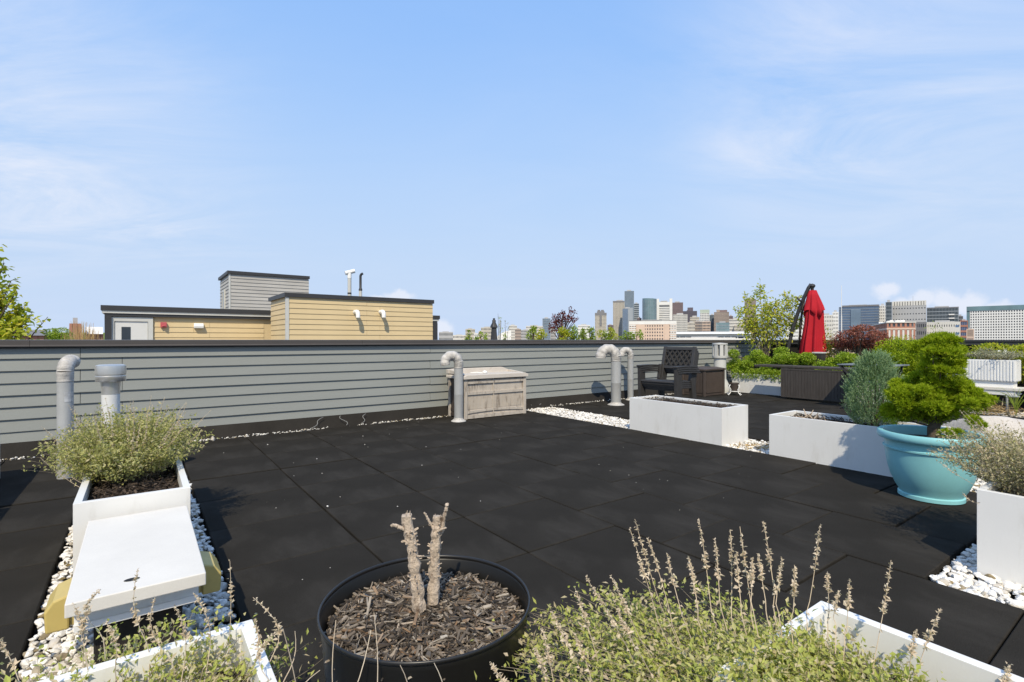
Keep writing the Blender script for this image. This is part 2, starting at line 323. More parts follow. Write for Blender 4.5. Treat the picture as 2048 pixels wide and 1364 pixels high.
def stems(mb, path, r0, r1, sides=3):
    """many thin tapered tubes at once: path (n,k,3)."""
    n, k, _ = path.shape
    t = unit(np.gradient(path, axis=1)); a = unit(np.cross(t, np.array([0.31, 0.77, 0.55]))); b = np.cross(t, a)
    r = (np.asarray(r0).reshape(-1, 1)*(1-np.linspace(0, 1, k))+np.asarray(r1).reshape(-1, 1)*np.linspace(0, 1, k)) * np.ones((n, 1))
    th = 2*np.pi*np.arange(sides)/sides
    v = path[:, :, None, :]+r[:, :, None, None]*(a[:, :, None, :]*np.cos(th)[:, None]+b[:, :, None, :]*np.sin(th)[:, None])
    i, j, q = np.meshgrid(np.arange(n), np.arange(k-1), np.arange(sides), indexing='ij'); q2 = (q+1) % sides
    f = np.stack([(i*k+j)*sides+q, (i*k+j)*sides+q2, (i*k+j+1)*sides+q2, (i*k+j+1)*sides+q], -1).reshape(-1, 4)
    mb.add(v.reshape(-1, 3), f); return mb
def ico(sub):
    import bmesh
    bm = bmesh.new(); bmesh.ops.create_icosphere(bm, subdivisions=sub, radius=1)
    v = np.array([p.co[:] for p in bm.verts]); f = np.array([[q.index for q in t.verts] for t in bm.faces]); bm.free(); return v, f
ICO1, ICO2 = ico(1), ico(2)
def stones(mb, P, S, base=ICO1, flat=0.6, rough=0.22):
    v0, f0 = base; n = len(P); nv = len(v0)
    var = []
    for _ in range(12):
        h = np.ones(nv)
        for _ in range(7):                              # chipped facets
            d = unit(rng.normal(size=3)); c = rng.uniform(0.55, 0.9); p = v0@d
            h = np.where(p*h > c, c/np.maximum(p, 1e-6), h)
        var.append(v0*h[:, None]*(1+rng.normal(size=(nv, 1))*rough*0.3))
    var = np.array(var)[rng.integers(0, 12, n)]
    sc = S[:, None]*np.stack([rng.uniform(0.8, 1.35, n), rng.uniform(0.7, 1.0, n), rng.uniform(flat*0.8, flat*1.25, n)], 1)
    var = var*sc[:, None, :]
    a = rng.uniform(0, 2*np.pi, n); tx = rng.normal(size=n)*0.35; ca, sa, ct, st = np.cos(a), np.sin(a), np.cos(tx), np.sin(tx)
    y = var[:, :, 1]*ct[:, None]-var[:, :, 2]*st[:, None]; z = var[:, :, 1]*st[:, None]+var[:, :, 2]*ct[:, None]; x = var[:, :, 0]
    w = np.stack([x*ca[:, None]-y*sa[:, None], x*sa[:, None]+y*ca[:, None], z], -1)+P[:, None, :]
    mb.add(w.reshape(-1, 3), (f0[None]+nv*np.arange(n)[:, None, None]).reshape(-1, 3)); return mb
def chips(mb, P, L, W, T, tilt=0.3, az=None):
    n = len(P); a = rng.uniform(0, 2*np.pi, n) if az is None else az; tl = rng.normal(size=n)*tilt
    d = np.stack([np.cos(a)*np.cos(tl), np.sin(a)*np.cos(tl), np.sin(tl)], 1)
    s = unit(np.cross(d, np.array([0, 0, 1.0])+rng.normal(size=(n, 3))*0.35)); u = np.cross(s, d)
    L, W, T = [np.broadcast_to(np.asarray(q, float), (n,))[:, None]/2 for q in (L, W, T)]
    tp = rng.uniform(0.3, 1.0, (n, 1)); tq = rng.uniform(0.3, 1.0, (n, 1)); bend = rng.normal(size=(n, 1))*0.12
    q = [P-d*L-s*W*tp-u*T, P-d*L+s*W*tp-u*T, P+d*L+s*W*tq-u*T+u*L*bend, P+d*L-s*W*tq-u*T+u*L*bend,
         P-d*L*0.93-s*W*tp*0.8+u*T, P-d*L+s*W*tp*0.8+u*T, P+d*L*0.9+s*W*tq*0.8+u*T+u*L*bend, P+d*L-s*W*tq*0.8+u*T+u*L*bend]
    f = np.array([(0, 3, 2, 1), (4, 5, 6, 7), (0, 1, 5, 4), (1, 2, 6, 5), (2, 3, 7, 6), (3, 0, 4, 7)])
    mb.add(np.stack(q, 1).reshape(-1, 3), (f[None]+8*np.arange(n)[:, None, None]).reshape(-1, 4)); return mb
def inbox(n, x0, x1, y0, y1, z=0.0):
    return np.stack([rng.uniform(x0, x1, n), rng.uniform(y0, y1, n), np.full(n, z)], 1)

# ------------------------------------------------------------------ setting: ground and own roof
g = MB(); g.box(-9000, 9000, -9000, 9000, -16, -13); g.build('ground', M_['ground'])['kind'] = 'structure'
rd = MB(); rd.box(-7, 12.1, -4.5, 6.55, -13, -0.05)
roof = rd.build('roof_deck', M_['membrane'], loc=(0, 0, 0), rz=PHI); roof['kind'] = 'structure'
P_ = 0.625; A0 = 0.305
def tile_mesh(w, d):
    m = MB(); c = 0.004; h = 0.045; x, y = w/2-0.0042, d/2-0.0042
    ring = lambda q, z: [(-x+q, -y+q, z), (x-q, -y+q, z), (x-q, y-q, z), (-x+q, y-q, z)]
    m.add(ring(0, -h)+ring(0, -c)+ring(c, 0), [(0, 1, 5, 4), (1, 2, 6, 5), (2, 3, 7, 6), (3, 0, 4, 7), (4, 5, 9, 8), (5, 6, 10, 9), (6, 7, 11, 10), (7, 4, 8, 11), (8, 9, 10, 11)])
    me = m.mesh('tile'); me.materials.append(M_['rubber']); return me
TM = {}
def tile(a0, a1, b0, b1):
    k = (round(a1-a0, 3), round(b1-b0, 3))
    if k not in TM: TM[k] = tile_mesh(*k)
    o = link('tile', TM[k], None, roof, loc=((a0+a1)/2+rng.normal()*0.0014, (b0+b1)/2+rng.normal()*0.0014, rng.normal()*0.0018))
    o.rotation_euler = (rng.normal()*0.0016, rng.normal()*0.0016, rng.normal()*0.0022)
def column(a0, b_lo, b_hi, off=0.0):
    edges = [b_hi]; b = 4.5 if off == 0 else 4.5
    e = [5.75, 5.125, 4.5]
    q = 4.5-P_+off if off else 4.5-P_
    while q > b_lo-0.3: e.append(q); q -= P_
    e = [b_hi]+[x for x in e if b_lo+0.05 < x < b_hi-0.05]+[b_lo]
    for hi, lo in zip(e[:-1], e[1:]):
        if hi-lo > 0.05: tile(a0, a0+P_, lo+(0.006 if abs(lo-4.5) < 1e-6 else 0), hi-(0.010 if abs(hi-4.5) < 1e-6 else 0))
for k in range(7):
    a = A0+k*P_; lo = -1.35 if a < 2.7 else 0.75
    column(a, lo, 6.2, 0.0 if k < 2 else (0.31 if k % 2 else 0.0))
for k in range(4): column(-0.32-(k+1)*P_, 0.125, 6.2)
for k in range(7): column(5.305+k*P_, 0.75, 6.2, 0.2*(k % 2))

# white gravel between and along the tiles
def gravel(name, parts):
    mb = MB()
    for (a0, a1, b0, b1, dens, size, base) in parts:
        n = int((a1-a0)*(b1-b0)*dens)
        P = inbox(n, a0, a1, b0, b1); S = rng.lognormal(0, 0.3, n)*size
        P[:, 2] = -0.04+rng.uniform(0.2, 1.0, n)*0.032
        stones(mb, P, S, base)
    o = mb.build(name, M_['stone'], rz=PHI); o['kind'] = 'stuff'; return o
gravel('white_gravel', [(-0.31, 0.295, 0.1, 2.85, 3600, 0.0135, ICO2), (-0.31, 0.295, 2.8, 4.9, 2600, 0.0135, ICO1),
                        (4.69, 5.295, 4.0, 6.2, 2600, 0.0135, ICO1), (4.69, 5.295, 2.3, 3.0, 2600, 0.0135, ICO1), (4.66, 4.76, 1.1, 4.1, 2200, 0.011, ICO1),
                        (4.69, 5.3, -0.2, 1.25, 2600, 0.0145, ICO1), (2.82, 3.72, -0.7, 0.735, 3000, 0.0155, ICO2),
                        (9.7, 10.6, 1.2, 2.6, 900, 0.016, ICO1)])
mb = MB(); n = 1500; P = np.stack([rng.uniform(-2.6, 4.69, n), 6.215+np.abs(rng.normal(size=n))*0.02, rng.uniform(-0.02, 0.012, n)], 1)
P = P[(np.sin(P[:, 0]*2.3)+np.sin(P[:, 0]*5.1+1)+rng.normal(size=n)*0.7) > -1.0]; stones(mb, P, rng.lognormal(0, 0.3, len(P))*0.010)
n = 500; P = np.stack([rng.uniform(5.3, 9.7, n), 6.215+np.abs(rng.normal(size=n))*0.018, rng.uniform(-0.02, 0.01, n)], 1); stones(mb, P, rng.lognormal(0, 0.3, n)*0.010)
mb.build('edge_gravel', M_['stone'], rz=PHI)['kind'] = 'stuff'
mb = MB(); n = 70; P = np.stack([rng.uniform(0.4, 4.6, n), rng.uniform(0.6, 6.0, n), np.full(n, 0.001)], 1); stones(mb, P, rng.lognormal(0, 0.5, n)*0.0028)
mb.build('stone_grit', M_['stone'], rz=PHI)['kind'] = 'stuff'
st = MB(); stones(st, np.array([[0, 0, 0.012]]), np.array([0.03]), ICO2, 1.3)
tag(st.build('loose_stone', M_['stone'], loc=AB(0.62, 6.17, 0.0)), 'single pale stone standing on the tile edge near the planted box', 'stone')

# ------------------------------------------------------------------ parapet walls
par = thing('parapet_wall', 'long sage grey sided parapet wall with a dark metal cap', 'parapet wall', AB(0, 6.3, 0)); par['kind'] = 'thing'
w = MB(); w.box(-6.9, 11.82, 0.02, 0.24, -0.05, 0.985); w.build('wall_core', M_['dark'], par)
w = MB(); w.prismx([(0.019, -0.05), (-0.085, -0.05), (-0.05, 0.03), (-0.004, 0.135), (0.019, 0.135)], -6.9, 11.7); w.build('base_flashing', M_['membrane'], par)
EXP = 0.1085
def lap_board(L, exp=EXP, th=0.021):
    m = MB(); m.prismx([(0.0, 0.0), (-th, 0.0), (-th, 0.004), (-0.003, exp+0.008), (0.0, exp+0.008)], 0.0022, L-0.0022); return m
for c in range(8):
    z = 0.122+c*EXP; j0 = (-0.455 if c % 2 else -0.14)-3.66*2
    while j0 < 11.8:
        x0, x1 = max(j0, -6.9), min(j0+3.66, 11.8)
        if x1-x0 > 0.3:
            b = lap_board(x1-x0).build('siding_board', M_['siding'], par, loc=(x0, 0.019+rng.normal()*0.0008, z+rng.normal()*0.0015))
        j0 += 3.66
for i, x0 in enumerate(np.arange(-6.9, 11.7, 3.05)):
    x1 = min(x0+3.05, 11.72); m = MB()
    m.prismx([(-0.03, 1.000), (-0.046, 0.990), (-0.046, 0.996), (-0.034, 1.006), (-0.034, 1.049), (0.12, 1.053), (0.29, 1.046), (0.29, 0.98), (0.27, 0.98), (0.26, 1.0)], x0+0.0012, x1-0.0012)
    m.build('cap_section', M_['bronze'], par)
m = MB(); m.box(-6.9, 11.7, -0.012, 0.019, 0.975, 0.999); m.build('painted_shadow_strip', M_['char'], par)  # charcoal strip standing in for the dark shadow under the cap
endw = thing('end_parapet', 'dark end parapet with a metal cap behind the ribbed trough', 'parapet wall', AB(11.85, 0, 0))
w = MB(); w.box(0.0, 0.24, -4.4, 6.28, -0.05, 0.97); w.build('wall_core', M_['membrane'], endw)
w = MB(); w.prism([(0.27, 0.955), (-0.03, 0.955), (-0.045, 0.962), (-0.03, 0.972), (-0.03, 1.01), (-0.04, 1.02), (-0.04, 1.05), (0.12, 1.053), (0.27, 1.046)], -4.4, 6.255); w.build('wall_cap', M_['char'], endw)
for i, (px, py, dx) in enumerate(((613, 846, 0.18), (694, 843, -0.04), (725, 841, 0.10), (1031, 797, 0.12))):
    p = gnd(px, py+8, 0.02); m = MB()
    pts = [Vector((dx*t+0.03*math.sin(6*t), -0.02-0.075*(1-t)*1.0, 0.02+0.11*t)) for t in np.linspace(0, 1, 9)] if i < 3 else [Vector((0.10*math.cos(q), -0.03-0.02*math.sin(q), 0.05+0.03*math.sin(q))) for q in np.linspace(math.pi, 2*math.pi, 9)]
    m.tube(pts, 0.0032, 6)
    a = p.dot(U)
    tag(m.build('cable', M_['wire'], loc=AB(a, 6.27, 0.0), rz=PHI, smooth=180), ['grey cable end lying slanted against the wall flashing, nearest the planted box', 'curled grey cable at the wall foot left of the beige deck box', 'short straight grey cable leaning closest to the beige deck box', 'white cable loop at the wall foot right of the deck box'][i], 'cable', 'cable ends at the wall foot')

# ------------------------------------------------------------------ planters
def planter_parts(root, W, D, H, z0=-0.02, fill=0.06, mulch=0, seed=0, chipmat='chips_dark', rim=0.028):
    t = 0.004
    def panel(pts): return pts
    for (x0, x1, y0, y1, ex) in ((-W/2, W/2, -D/2, -D/2+rim, 0), (-W/2, W/2, D/2-rim, D/2, 0), (-W/2, -W/2+rim, -D/2+rim+0.0015, D/2-rim-0.0015, 1), (W/2-rim, W/2, -D/2+rim+0.0015, D/2-rim-0.0015, 1)):
        g = 0.0004; o_, i_ = W/2, W/2-rim; p_, q_ = D/2, D/2-rim; s = 1 if (x0+x1+y0+y1) > 0 else -1
        pl = [(s*o_, -p_+g), (s*o_, p_-g), (s*i_, q_-g), (s*i_, -q_+g)] if ex else [(-o_+g, s*p_), (o_-g, s*p_), (i_-g, s*q_), (-i_+g, s*q_)]
        if (s > 0) != bool(ex): pl = pl[::-1]
        m = MB(); m.add([(x, y, z0) for x, y in pl]+[(x, y, H) for x, y in pl], [(3, 2, 1, 0), (4, 5, 6, 7), (0, 1, 5, 4), (1, 2, 6, 5), (2, 3, 7, 6), (3, 0, 4, 7)])
        m.build('side_panel', M_['white'], root, bevel=0.001)
    m = MB(); m.box(-W/2+rim, W/2-rim, -D/2+rim, D/2-rim, z0+0.01, H-fill)
    so = m.build('soil', M_['soil'], root)
    if mulch:
        mb = MB(); P = inbox(mulch, -W/2+rim+0.015, W/2-rim-0.015, -D/2+rim+0.02, D/2-rim-0.02)
        P[:, 2] = H-fill+0.006+0.012*(np.sin(P[:, 0]*11+seed)+np.sin(P[:, 1]*7+seed*2))*0.5+rng.uniform(0, 0.018, mulch)
        chips(mb, P, rng.lognormal(-3.5, 0.45, mulch), rng.uniform(0.005, 0.013, mulch), rng.uniform(0.002, 0.005, mulch), 0.35)
        mb.build('bark_mulch', M_[chipmat], root)['kind'] = 'stuff'
PLG = 'white metal planter boxes on the roof'
def planter(label, a0, a1, b0, b1, H=0.368, **kw):
    r = thing('planter_box', label, 'planter', AB((a0+a1)/2, (b0+b1)/2, 0), PHI, PLG)
    planter_parts(r, a1-a0, b1-b0, H, **kw); return r
planter('white planter box in the lower left corner with sparse green plants and dry stalks', -0.27, 0.222, 0.2, 1.385, fill=0.09, mulch=900, seed=1)
planter('white planter box holding the bushy olive plant beyond the white bench', -0.225, 0.19, 2.79, 3.97, fill=0.06, mulch=700, seed=2)
planter('white planter box in the lower right foreground with the large seeding plant', 0.95, 1.443, -0.6, 0.607, fill=0.10, mulch=1400, seed=3)
planter('white planter box cut by the right edge beside the turquoise pot', 3.09, 3.58, -0.56, 0.64, fill=0.07, mulch=500, seed=4)
p5 = planter('plantless white planter box in front of the stacked chairs', 4.685, 5.175, 2.89, 4.075, fill=0.035, mulch=500, seed=5)
planter('white planter box with the blue green juniper and dead twigs', 4.665, 5.15, 1.22, 2.405, fill=0.045, mulch=500, seed=6)
planter('distant white planter box under the boxwood hedge by the red umbrella', 9.93, 10.41, 4.70, 5.89, fill=0.05)
planter('distant white planter box behind the folding table, mostly hidden by shrubs', 9.93, 10.41, 2.92, 4.14, fill=0.05)
planter('white planter box at the left edge of the picture that casts the dark shadow', -1.35, -0.86, 4.25, 5.44, fill=0.05)
planter('second white planter box beyond the left edge of the picture', -1.35, -0.86, 3.0, 4.18, fill=0.05)
# galvanised inner tray seen in the empty planter
m = MB(); W, D = 0.40, 0.94
m.box(0.172, 0.18, -0.52, 0.42, 0.30, 0.352); m.box(-0.18, -0.172, -0.52, 0.42, 0.30, 0.345); m.box(-0.172, 0.172, 0.412, 0.42, 0.30, 0.356); m.box(-0.172, 0.172, -0.52, -0.512, 0.30, 0.34)
m.build('inner_tray', M_['alu'], p5)

# ------------------------------------------------------------------ low utility benches
def bench_parts(r, L=0.83, W=0.345):
    m = MB(); m.box(-W/2, W/2, -L/2, L/2, 0.262, 0.302); m.build('top_board', M_['whitetop'], r, bevel=0.003)
    wi = W/2-0.016
    for (x0, x1, y0, y1) in ((-wi, wi, -L/2+0.06, -L/2+0.08), (-wi, wi, L/2-0.08, L/2-0.06), (-wi, -wi+0.02, -L/2+0.0815, L/2-0.0815), (wi-0.02, wi, -L/2+0.0815, L/2-0.0815)):
        m = MB(); m.box(x0, x1, y0, y1, 0.195, 0.2605)
        if y1-y0 < 0.03: m.box(x0, x1, y0-0.012 if y0 < 0 else y0+0.0, y1+(0.012 if y0 > 0 else 0), 0.195, 0.216)
        m.build('frame_rail', M_['white'], r, bevel=0.0015)
    m = MB(); m.box(-0.115, 0.115, -L/2+0.11, L/2-0.085, -0.045, 0.172); m.build('curb', M_['membrane'], r, bevel=0.006)
    for s in (-1, 1):
        m = MB(); x = s*(W/2+0.012); xo = s*(W/2+0.075); y0, y1 = -0.14, 0.02
        pr = [(x, 0.112), (xo*0.985, 0.112), (xo, 0.18), (xo-s*0.022, 0.212), (x, 0.226)]
        if s < 0: pr = pr[::-1]
        m.prism(pr, y0, y1); c = m.build('end_cap', M_['yellow'], r, bevel=0.006)
        m = MB()
        for k in range(7): m.box(min(x, x-s*0.03), max(x, x-s*0.03), y0+0.012+k*0.025, y0+0.022+k*0.025, 0.12, 0.215)
        m.build('cap_fin', M_['yellow'], c)
BG = 'low white topped benches with yellow end caps'
bn = thing('utility_bench', 'low white board bench with yellow end caps between the left planters', 'bench', AB(0.0, 2.325, 0), PHI, BG); bench_parts(bn)
m = MB(); m.lathe([(0.004, 0.0), (0.013, 0.0), (0.016, 0.0006), (0.006, 0.0012)], 14); h = m.build('bolt_hole', M_['dark'], bn, loc=(-0.02, -0.335, 0.3022)); h.scale = (1.3, 0.8, 1)
mb = MB(); n = 240; P = np.stack([rng.normal(0.06, 0.05, n), rng.normal(-0.40, 0.02, n), rng.uniform(-0.02, 0.03, n)], 1); leaves(mb, P, rdirs(n)*[1, 1, 0.2], rng.uniform(0.02, 0.05, n), rng.uniform(0.008, 0.02, n))
mb.build('dead_leaf_litter', M_['dry'], loc=AB(0.0, 2.315, 0), rz=PHI)['kind'] = 'stuff'
b2 = thing('utility_bench', 'far low white bench carrying the ribbed white trough', 'bench', AB(10.24, 2.12, 0.06), PHI, BG); bench_parts(b2, 1.02, 0.36)
tr = thing('ribbed_trough', 'ribbed white trough planter with silvery plants on the far bench', 'planter', AB(10.24, 2.14, 0.362), PHI)
m = MB(); m.box(-0.13, 0.13, -0.44, 0.44, 0.0, 0.09); m.build('plinth', M_['whitepl'], tr, bevel=0.004)
m = MB(); m.box(-0.155, 0.155, -0.47, 0.47, 0.09, 0.40)
m.boxes([(-0.163, -0.1545, y, y+0.017, 0.10, 0.388) for y in np.arange(-0.46, 0.45, 0.034)]+[(x, x+0.017, -0.478, -0.4695, 0.10, 0.388) for x in np.arange(-0.145, 0.14, 0.034)])
m.build('ribbed_box', M_['whitepl'], tr)
m = MB(); m.box(-0.135, 0.135, -0.45, 0.45, 0.395, 0.4025); m.build('soil', M_['soil'], tr)

mb = MB(); n = 160; P = np.stack([rng.normal(4.93, 0.09, n), rng.normal(2.66, 0.08, n), rng.uniform(-0.012, 0.006, n)], 1); leaves(mb, P, rdirs(n)*[1, 1, 0.2], rng.uniform(0.02, 0.06, n), rng.uniform(0.006, 0.016, n)); mb.build('dry_leaf_litter', M_['straw'], rz=PHI)['kind'] = 'stuff'
mb = MB(); n = 90; P = np.stack([rng.uniform(-0.3, -0.2, n), rng.uniform(1.3, 3.6, n), rng.uniform(-0.012, 0.006, n)], 1); leaves(mb, P, rdirs(n)*[1, 1, 0.2], rng.uniform(0.015, 0.035, n), rng.uniform(0.008, 0.02, n)); mb.build('brown_leaf_litter', mat('brown leaves', (0.13, 0.095, 0.03), 0.8, 0.3, 30), rz=PHI)['kind'] = 'stuff'

# ------------------------------------------------------------------ roof vents
def gooseneck(label, p, r, h, ang, sweep=190, band=False, flange=True, group='galvanised gooseneck vents'):
    root = thing('gooseneck_vent', label, 'roof vent', p, ang, group)
    bend = r*1.55; zt = h-bend-r
    prof = [(r, 0.0), (r, zt*0.45), (r*1.006, zt*0.45+0.002), (r*1.006, zt*0.45+0.012), (r, zt*0.45+0.014), (r, zt-0.06)]
    m = MB(); m.lathe(prof, 28); m.build('pipe', M_['galv'], root, smooth=40)
    pts = [Vector((0, 0, zt-0.075)), Vector((0, 0, zt))]; rs = [r*1.04, r*1.05]
    K = 5
    for i in range(K+1):
        a = R(sweep)*i/K
        pts.append(Vector((bend*(1-math.cos(a)), 0, zt+bend*math.sin(a))))
        rs.append(r*1.05)
    a = R(sweep); d = Vector((math.sin(a), 0, math.cos(a))); pts.append(pts[-1]+d*r*0.45); rs.append(r*1.02)
    P2 = []; R2 = []
    for i in range(len(pts)):                     # crimped gores: a ridge on either side of each seam
        P2.append(pts[i]); R2.append(rs[i])
        if i < len(pts)-1:
            for t, k in ((0.08, 0.985), (0.33, 0.965), (0.36, 0.985), (0.62, 0.965), (0.65, 0.985), (0.92, 0.985)):
                P2.append(pts[i].lerp(pts[i+1], t)); R2.append(r*1.05*k)
    m = MB(); m.tube(P2, R2, 22, cap=False, jit=0.012); e = m.build('elbow', M_['dusty'], root, smooth=50)
    so = e.modifiers.new('shell', 'SOLIDIFY'); so.thickness = 0.004
    if flange:
        m = MB(); m.lathe([(r*1.02, 0.0), (r*1.65, 0.0), (r*1.7, 0.006), (r*1.6, 0.012), (r*1.12, 0.03), (r*1.03, 0.05)], 24); m.build('base_flange', M_['dusty'], root, smooth=35)
    if band:
        m = MB(); n = 14; th = np.linspace(R(-35), R(30), n); v = np.array([[(r+0.0015)*math.cos(q), (r+0.0015)*math.sin(q), z] for z in (0, 0.075) for q in th])
        m.add(v, [(i, i+1, n+i+1, n+i) for i in range(n-1)]); m.build('tape_patch', M_['tape'], root, loc=(0, 0, zt*0.72), rz=R(-128), smooth=180)
    return root
g1 = gooseneck('galvanised pipe with a dusty right-angle elbow and silver tape, behind the bushy plant', AB(-0.46, 5.16), 0.050, 0.935, R(108), 100, True, False)
gooseneck('gooseneck pipe vent in front of the beige deck box', AB(3.325, 5.74), 0.0575, 0.91, PHI+R(180)-R(22), 188)
gooseneck('thicker gooseneck pipe vent near the empty white planter', at(1232, 810, 8.26)-Vector((0, 0, at(1232, 810, 8.26).z)), 0.080, 0.985, R(178), 176)
gooseneck('thinner gooseneck pipe vent standing close to the wall by the chairs', at(1261, 800, 8.93)-Vector((0, 0, at(1261, 800, 8.93).z)), 0.052, 0.93, R(185), 182)
cv = thing('capped_vent', 'pale grey pipe vent with a round flat metal cap', 'roof vent', AB(-0.17, 4.70), PHI)
m = MB(); m.lathe([(0.054, 0), (0.054, 0.70)], 30); m.build('pipe', mat('pale grey painted pipe', (0.60, 0.60, 0.585), 0.5, 0.08, 9), cv, smooth=40)
m = MB(); m.lathe([(0.0552, 0.66), (0.0556, 0.70), (0.060, 0.755)], 30, cap=False); m.build('collar', M_['alu'], cv, smooth=40)
m = MB(); m.lathe([(0.056, 0.758), (0.086, 0.752), (0.0895, 0.757), (0.0895, 0.79), (0.087, 0.793), (0.087, 0.80), (0.091, 0.804), (0.091, 0.842), (0.0885, 0.866), (0.07, 0.873), (0.0, 0.876)], 36); m.build('cap', M_['alu'], cv, smooth=35)
lv = thing('lantern_vent', 'white roof vent with a louvred lantern top beside the hedge planter', 'roof vent', AB(9.42, 5.85), PHI)
m = MB(); m.lathe([(0.20, 0.0), (0.20, 0.10), (0.155, 0.20), (0.125, 0.26), (0.120, 0.28), (0.115, 0.68)], 28); m.build('pipe', M_['trim'], lv, smooth=40)
m = MB(); m.lathe([(0.115, 0.68), (0.145, 0.69), (0.148, 0.70), (0.148, 0.735), (0.10, 0.737)], 28); m.build('collar', M_['trim'], lv, smooth=35)
m = MB(); m.lathe([(0.085, 0.73), (0.085, 0.96)], 20); m.build('inner_core', M_['galv'], lv, smooth=40)
m = MB()
for k in range(8):
    q = k*math.pi/4; M = Matrix.Rotation(q, 4, 'Z'); m.box(0.118, 0.140, -0.032, 0.032, 0.737, 0.955, M)
m.build('louvre_cage', M_['trim'], lv)
m = MB(); m.lathe([(0.147, 0.955), (0.150, 0.965), (0.148, 0.985), (0.0, 0.995)], 28); m.build('cap', M_['trim'], lv, smooth=35)

# ------------------------------------------------------------------ beige deck box
db = thing('deck_box', 'weathered beige resin deck box with stained panels', 'storage box', AB(3.94, 5.99, 0), PHI)
W, D, H = 1.02, 0.44, 0.56
for s in (-1, 1):
    for y in (-1, 1):
        m = MB(); m.box(s*W/2-(0.05 if s > 0 else 0), s*W/2+(0.05 if s < 0 else 0), y*D/2-(0.05 if y > 0 else 0), y*D/2+(0.05 if y < 0 else 0), 0.004, H-0.03); m.build('corner_post', M_['beige'], db, bevel=0.006)
for (x0, x1) in ((-W/2+0.051, -0.052), (-0.036, W/2-0.051)):
    m = MB(); m.box(x0, x1, -D/2+0.022, -D/2+0.04, 0.02, H-0.04)
    fp = m.build('front_panel', M_['beige'], db)
    m = MB(); x = x0+0.03
    m.boxes([(q, q+0.013, -D/2+0.017, -D/2+0.0215, 0.135, 0.315) for q in np.arange(x0+0.015, x1-0.02, 0.022)]); m.build('bead_ribs', M_['beige'], fp)
    for (z0, z1, d, arch) in ((0.012, 0.055, 0.002, 0), (0.075, 0.105, 0.006, 1), (0.325, 0.36, 0.002, 0), (H-0.09, H-0.06, 0.002, 0)):
        m = MB(); n = 9; xs = np.linspace(x0, x1, n); cen = -0.044
        for i in range(n-1):
            dz = lambda q: (0.02*(1-((q-cen)/0.46)**2) if arch else 0.0)
            za, zb = dz(xs[i]), dz(xs[i+1])
            v = [(xs[i], -D/2+d, z0+za), (xs[i+1], -D/2+d, z0+zb), (xs[i+1], -D/2+0.0215, z0+zb), (xs[i], -D/2+0.0215, z0+za), (xs[i], -D/2+d, z1+za), (xs[i+1], -D/2+d, z1+zb), (xs[i+1], -D/2+0.0215, z1+zb), (xs[i], -D/2+0.0215, z1+za)]
            m.add(v, [(0, 1, 5, 4), (0, 3, 2, 1), (4, 5, 6, 7)])
        m.build('panel_rail', M_['beige'], fp)
m = MB(); m.box(-0.0505, -0.0375, -D/2+0.008, -D/2+0.03, 0.01, H-0.03); m.build('centre_strap', M_['beige'], db, bevel=0.003)
for s in (-1, 1):
    m = MB(); x = s*(W/2-0.03); m.box(min(x, x+s*0.012), max(x, x+s*0.012), -D/2+0.051, D/2-0.051, 0.02, H-0.04)
    m.boxes([(min(x+s*0.0125, x+s*0.02), max(x+s*0.0125, x+s*0.02), -D/2+0.052, D/2-0.052, z, z+0.035) for z in (0.02, 0.09, 0.33)]); m.build('end_panel', M_['darkbox'], db)
m = MB(); m.box(-W/2+0.03, W/2-0.03, D/2-0.03, D/2-0.015, 0.02, H-0.04); m.build('back_panel', M_['beige'], db)
m = MB(); m.prism([(-W/2-0.022, H-0.028), (W/2+0.022, H-0.028), (W/2+0.022, H+0.008), (W/2-0.03, H+0.03), (-W/2+0.03, H+0.03), (-W/2-0.022, H+0.008)], -D/2-0.024, D/2+0.02)
ld = m.build('lid', M_['beigetop'], db, bevel=0.006)
m = MB(); m.prism([(-W/2-0.02, H+0.03), (W/2+0.02, H+0.012), (W/2+0.02, H+0.035), (W/2-0.14, H+0.095), (-W/2+0.10, H+0.095), (-W/2-0.02, H+0.085)], D/2-0.055, D/2+0.018); m.build('rear_lip', M_['beigetop'], ld, bevel=0.004)
m = MB(); m.prismx([(-D/2+0.02, H+0.03), (D/2-0.056, H+0.03), (D/2-0.056, H+0.085), (0, H+0.07)], -W/2-0.01, -W/2+0.05); m.prismx([(-D/2+0.06, H+0.03), (D/2-0.056, H+0.03), (D/2-0.056, H+0.055)], W/2-0.05, W/2-0.0)
m.build('side_lip', M_['beigetop'], ld, bevel=0.003)
m = MB(); m.tube([(-0.26, 0.04, H+0.036), (-0.2, -0.02, H+0.045), (-0.12, -0.05, H+0.036)], 0.006, 6); m.lathe([(0.012, 0), (0.03, 0.004), (0.034, 0.02), (0.02, 0.036), (0.0, 0.04)], 12, (-0.09, -0.06, H+0.030))
tag(m.build('pull_cord', M_['whitepl'], db, smooth=40), 'white cord and knob lying on the lid')

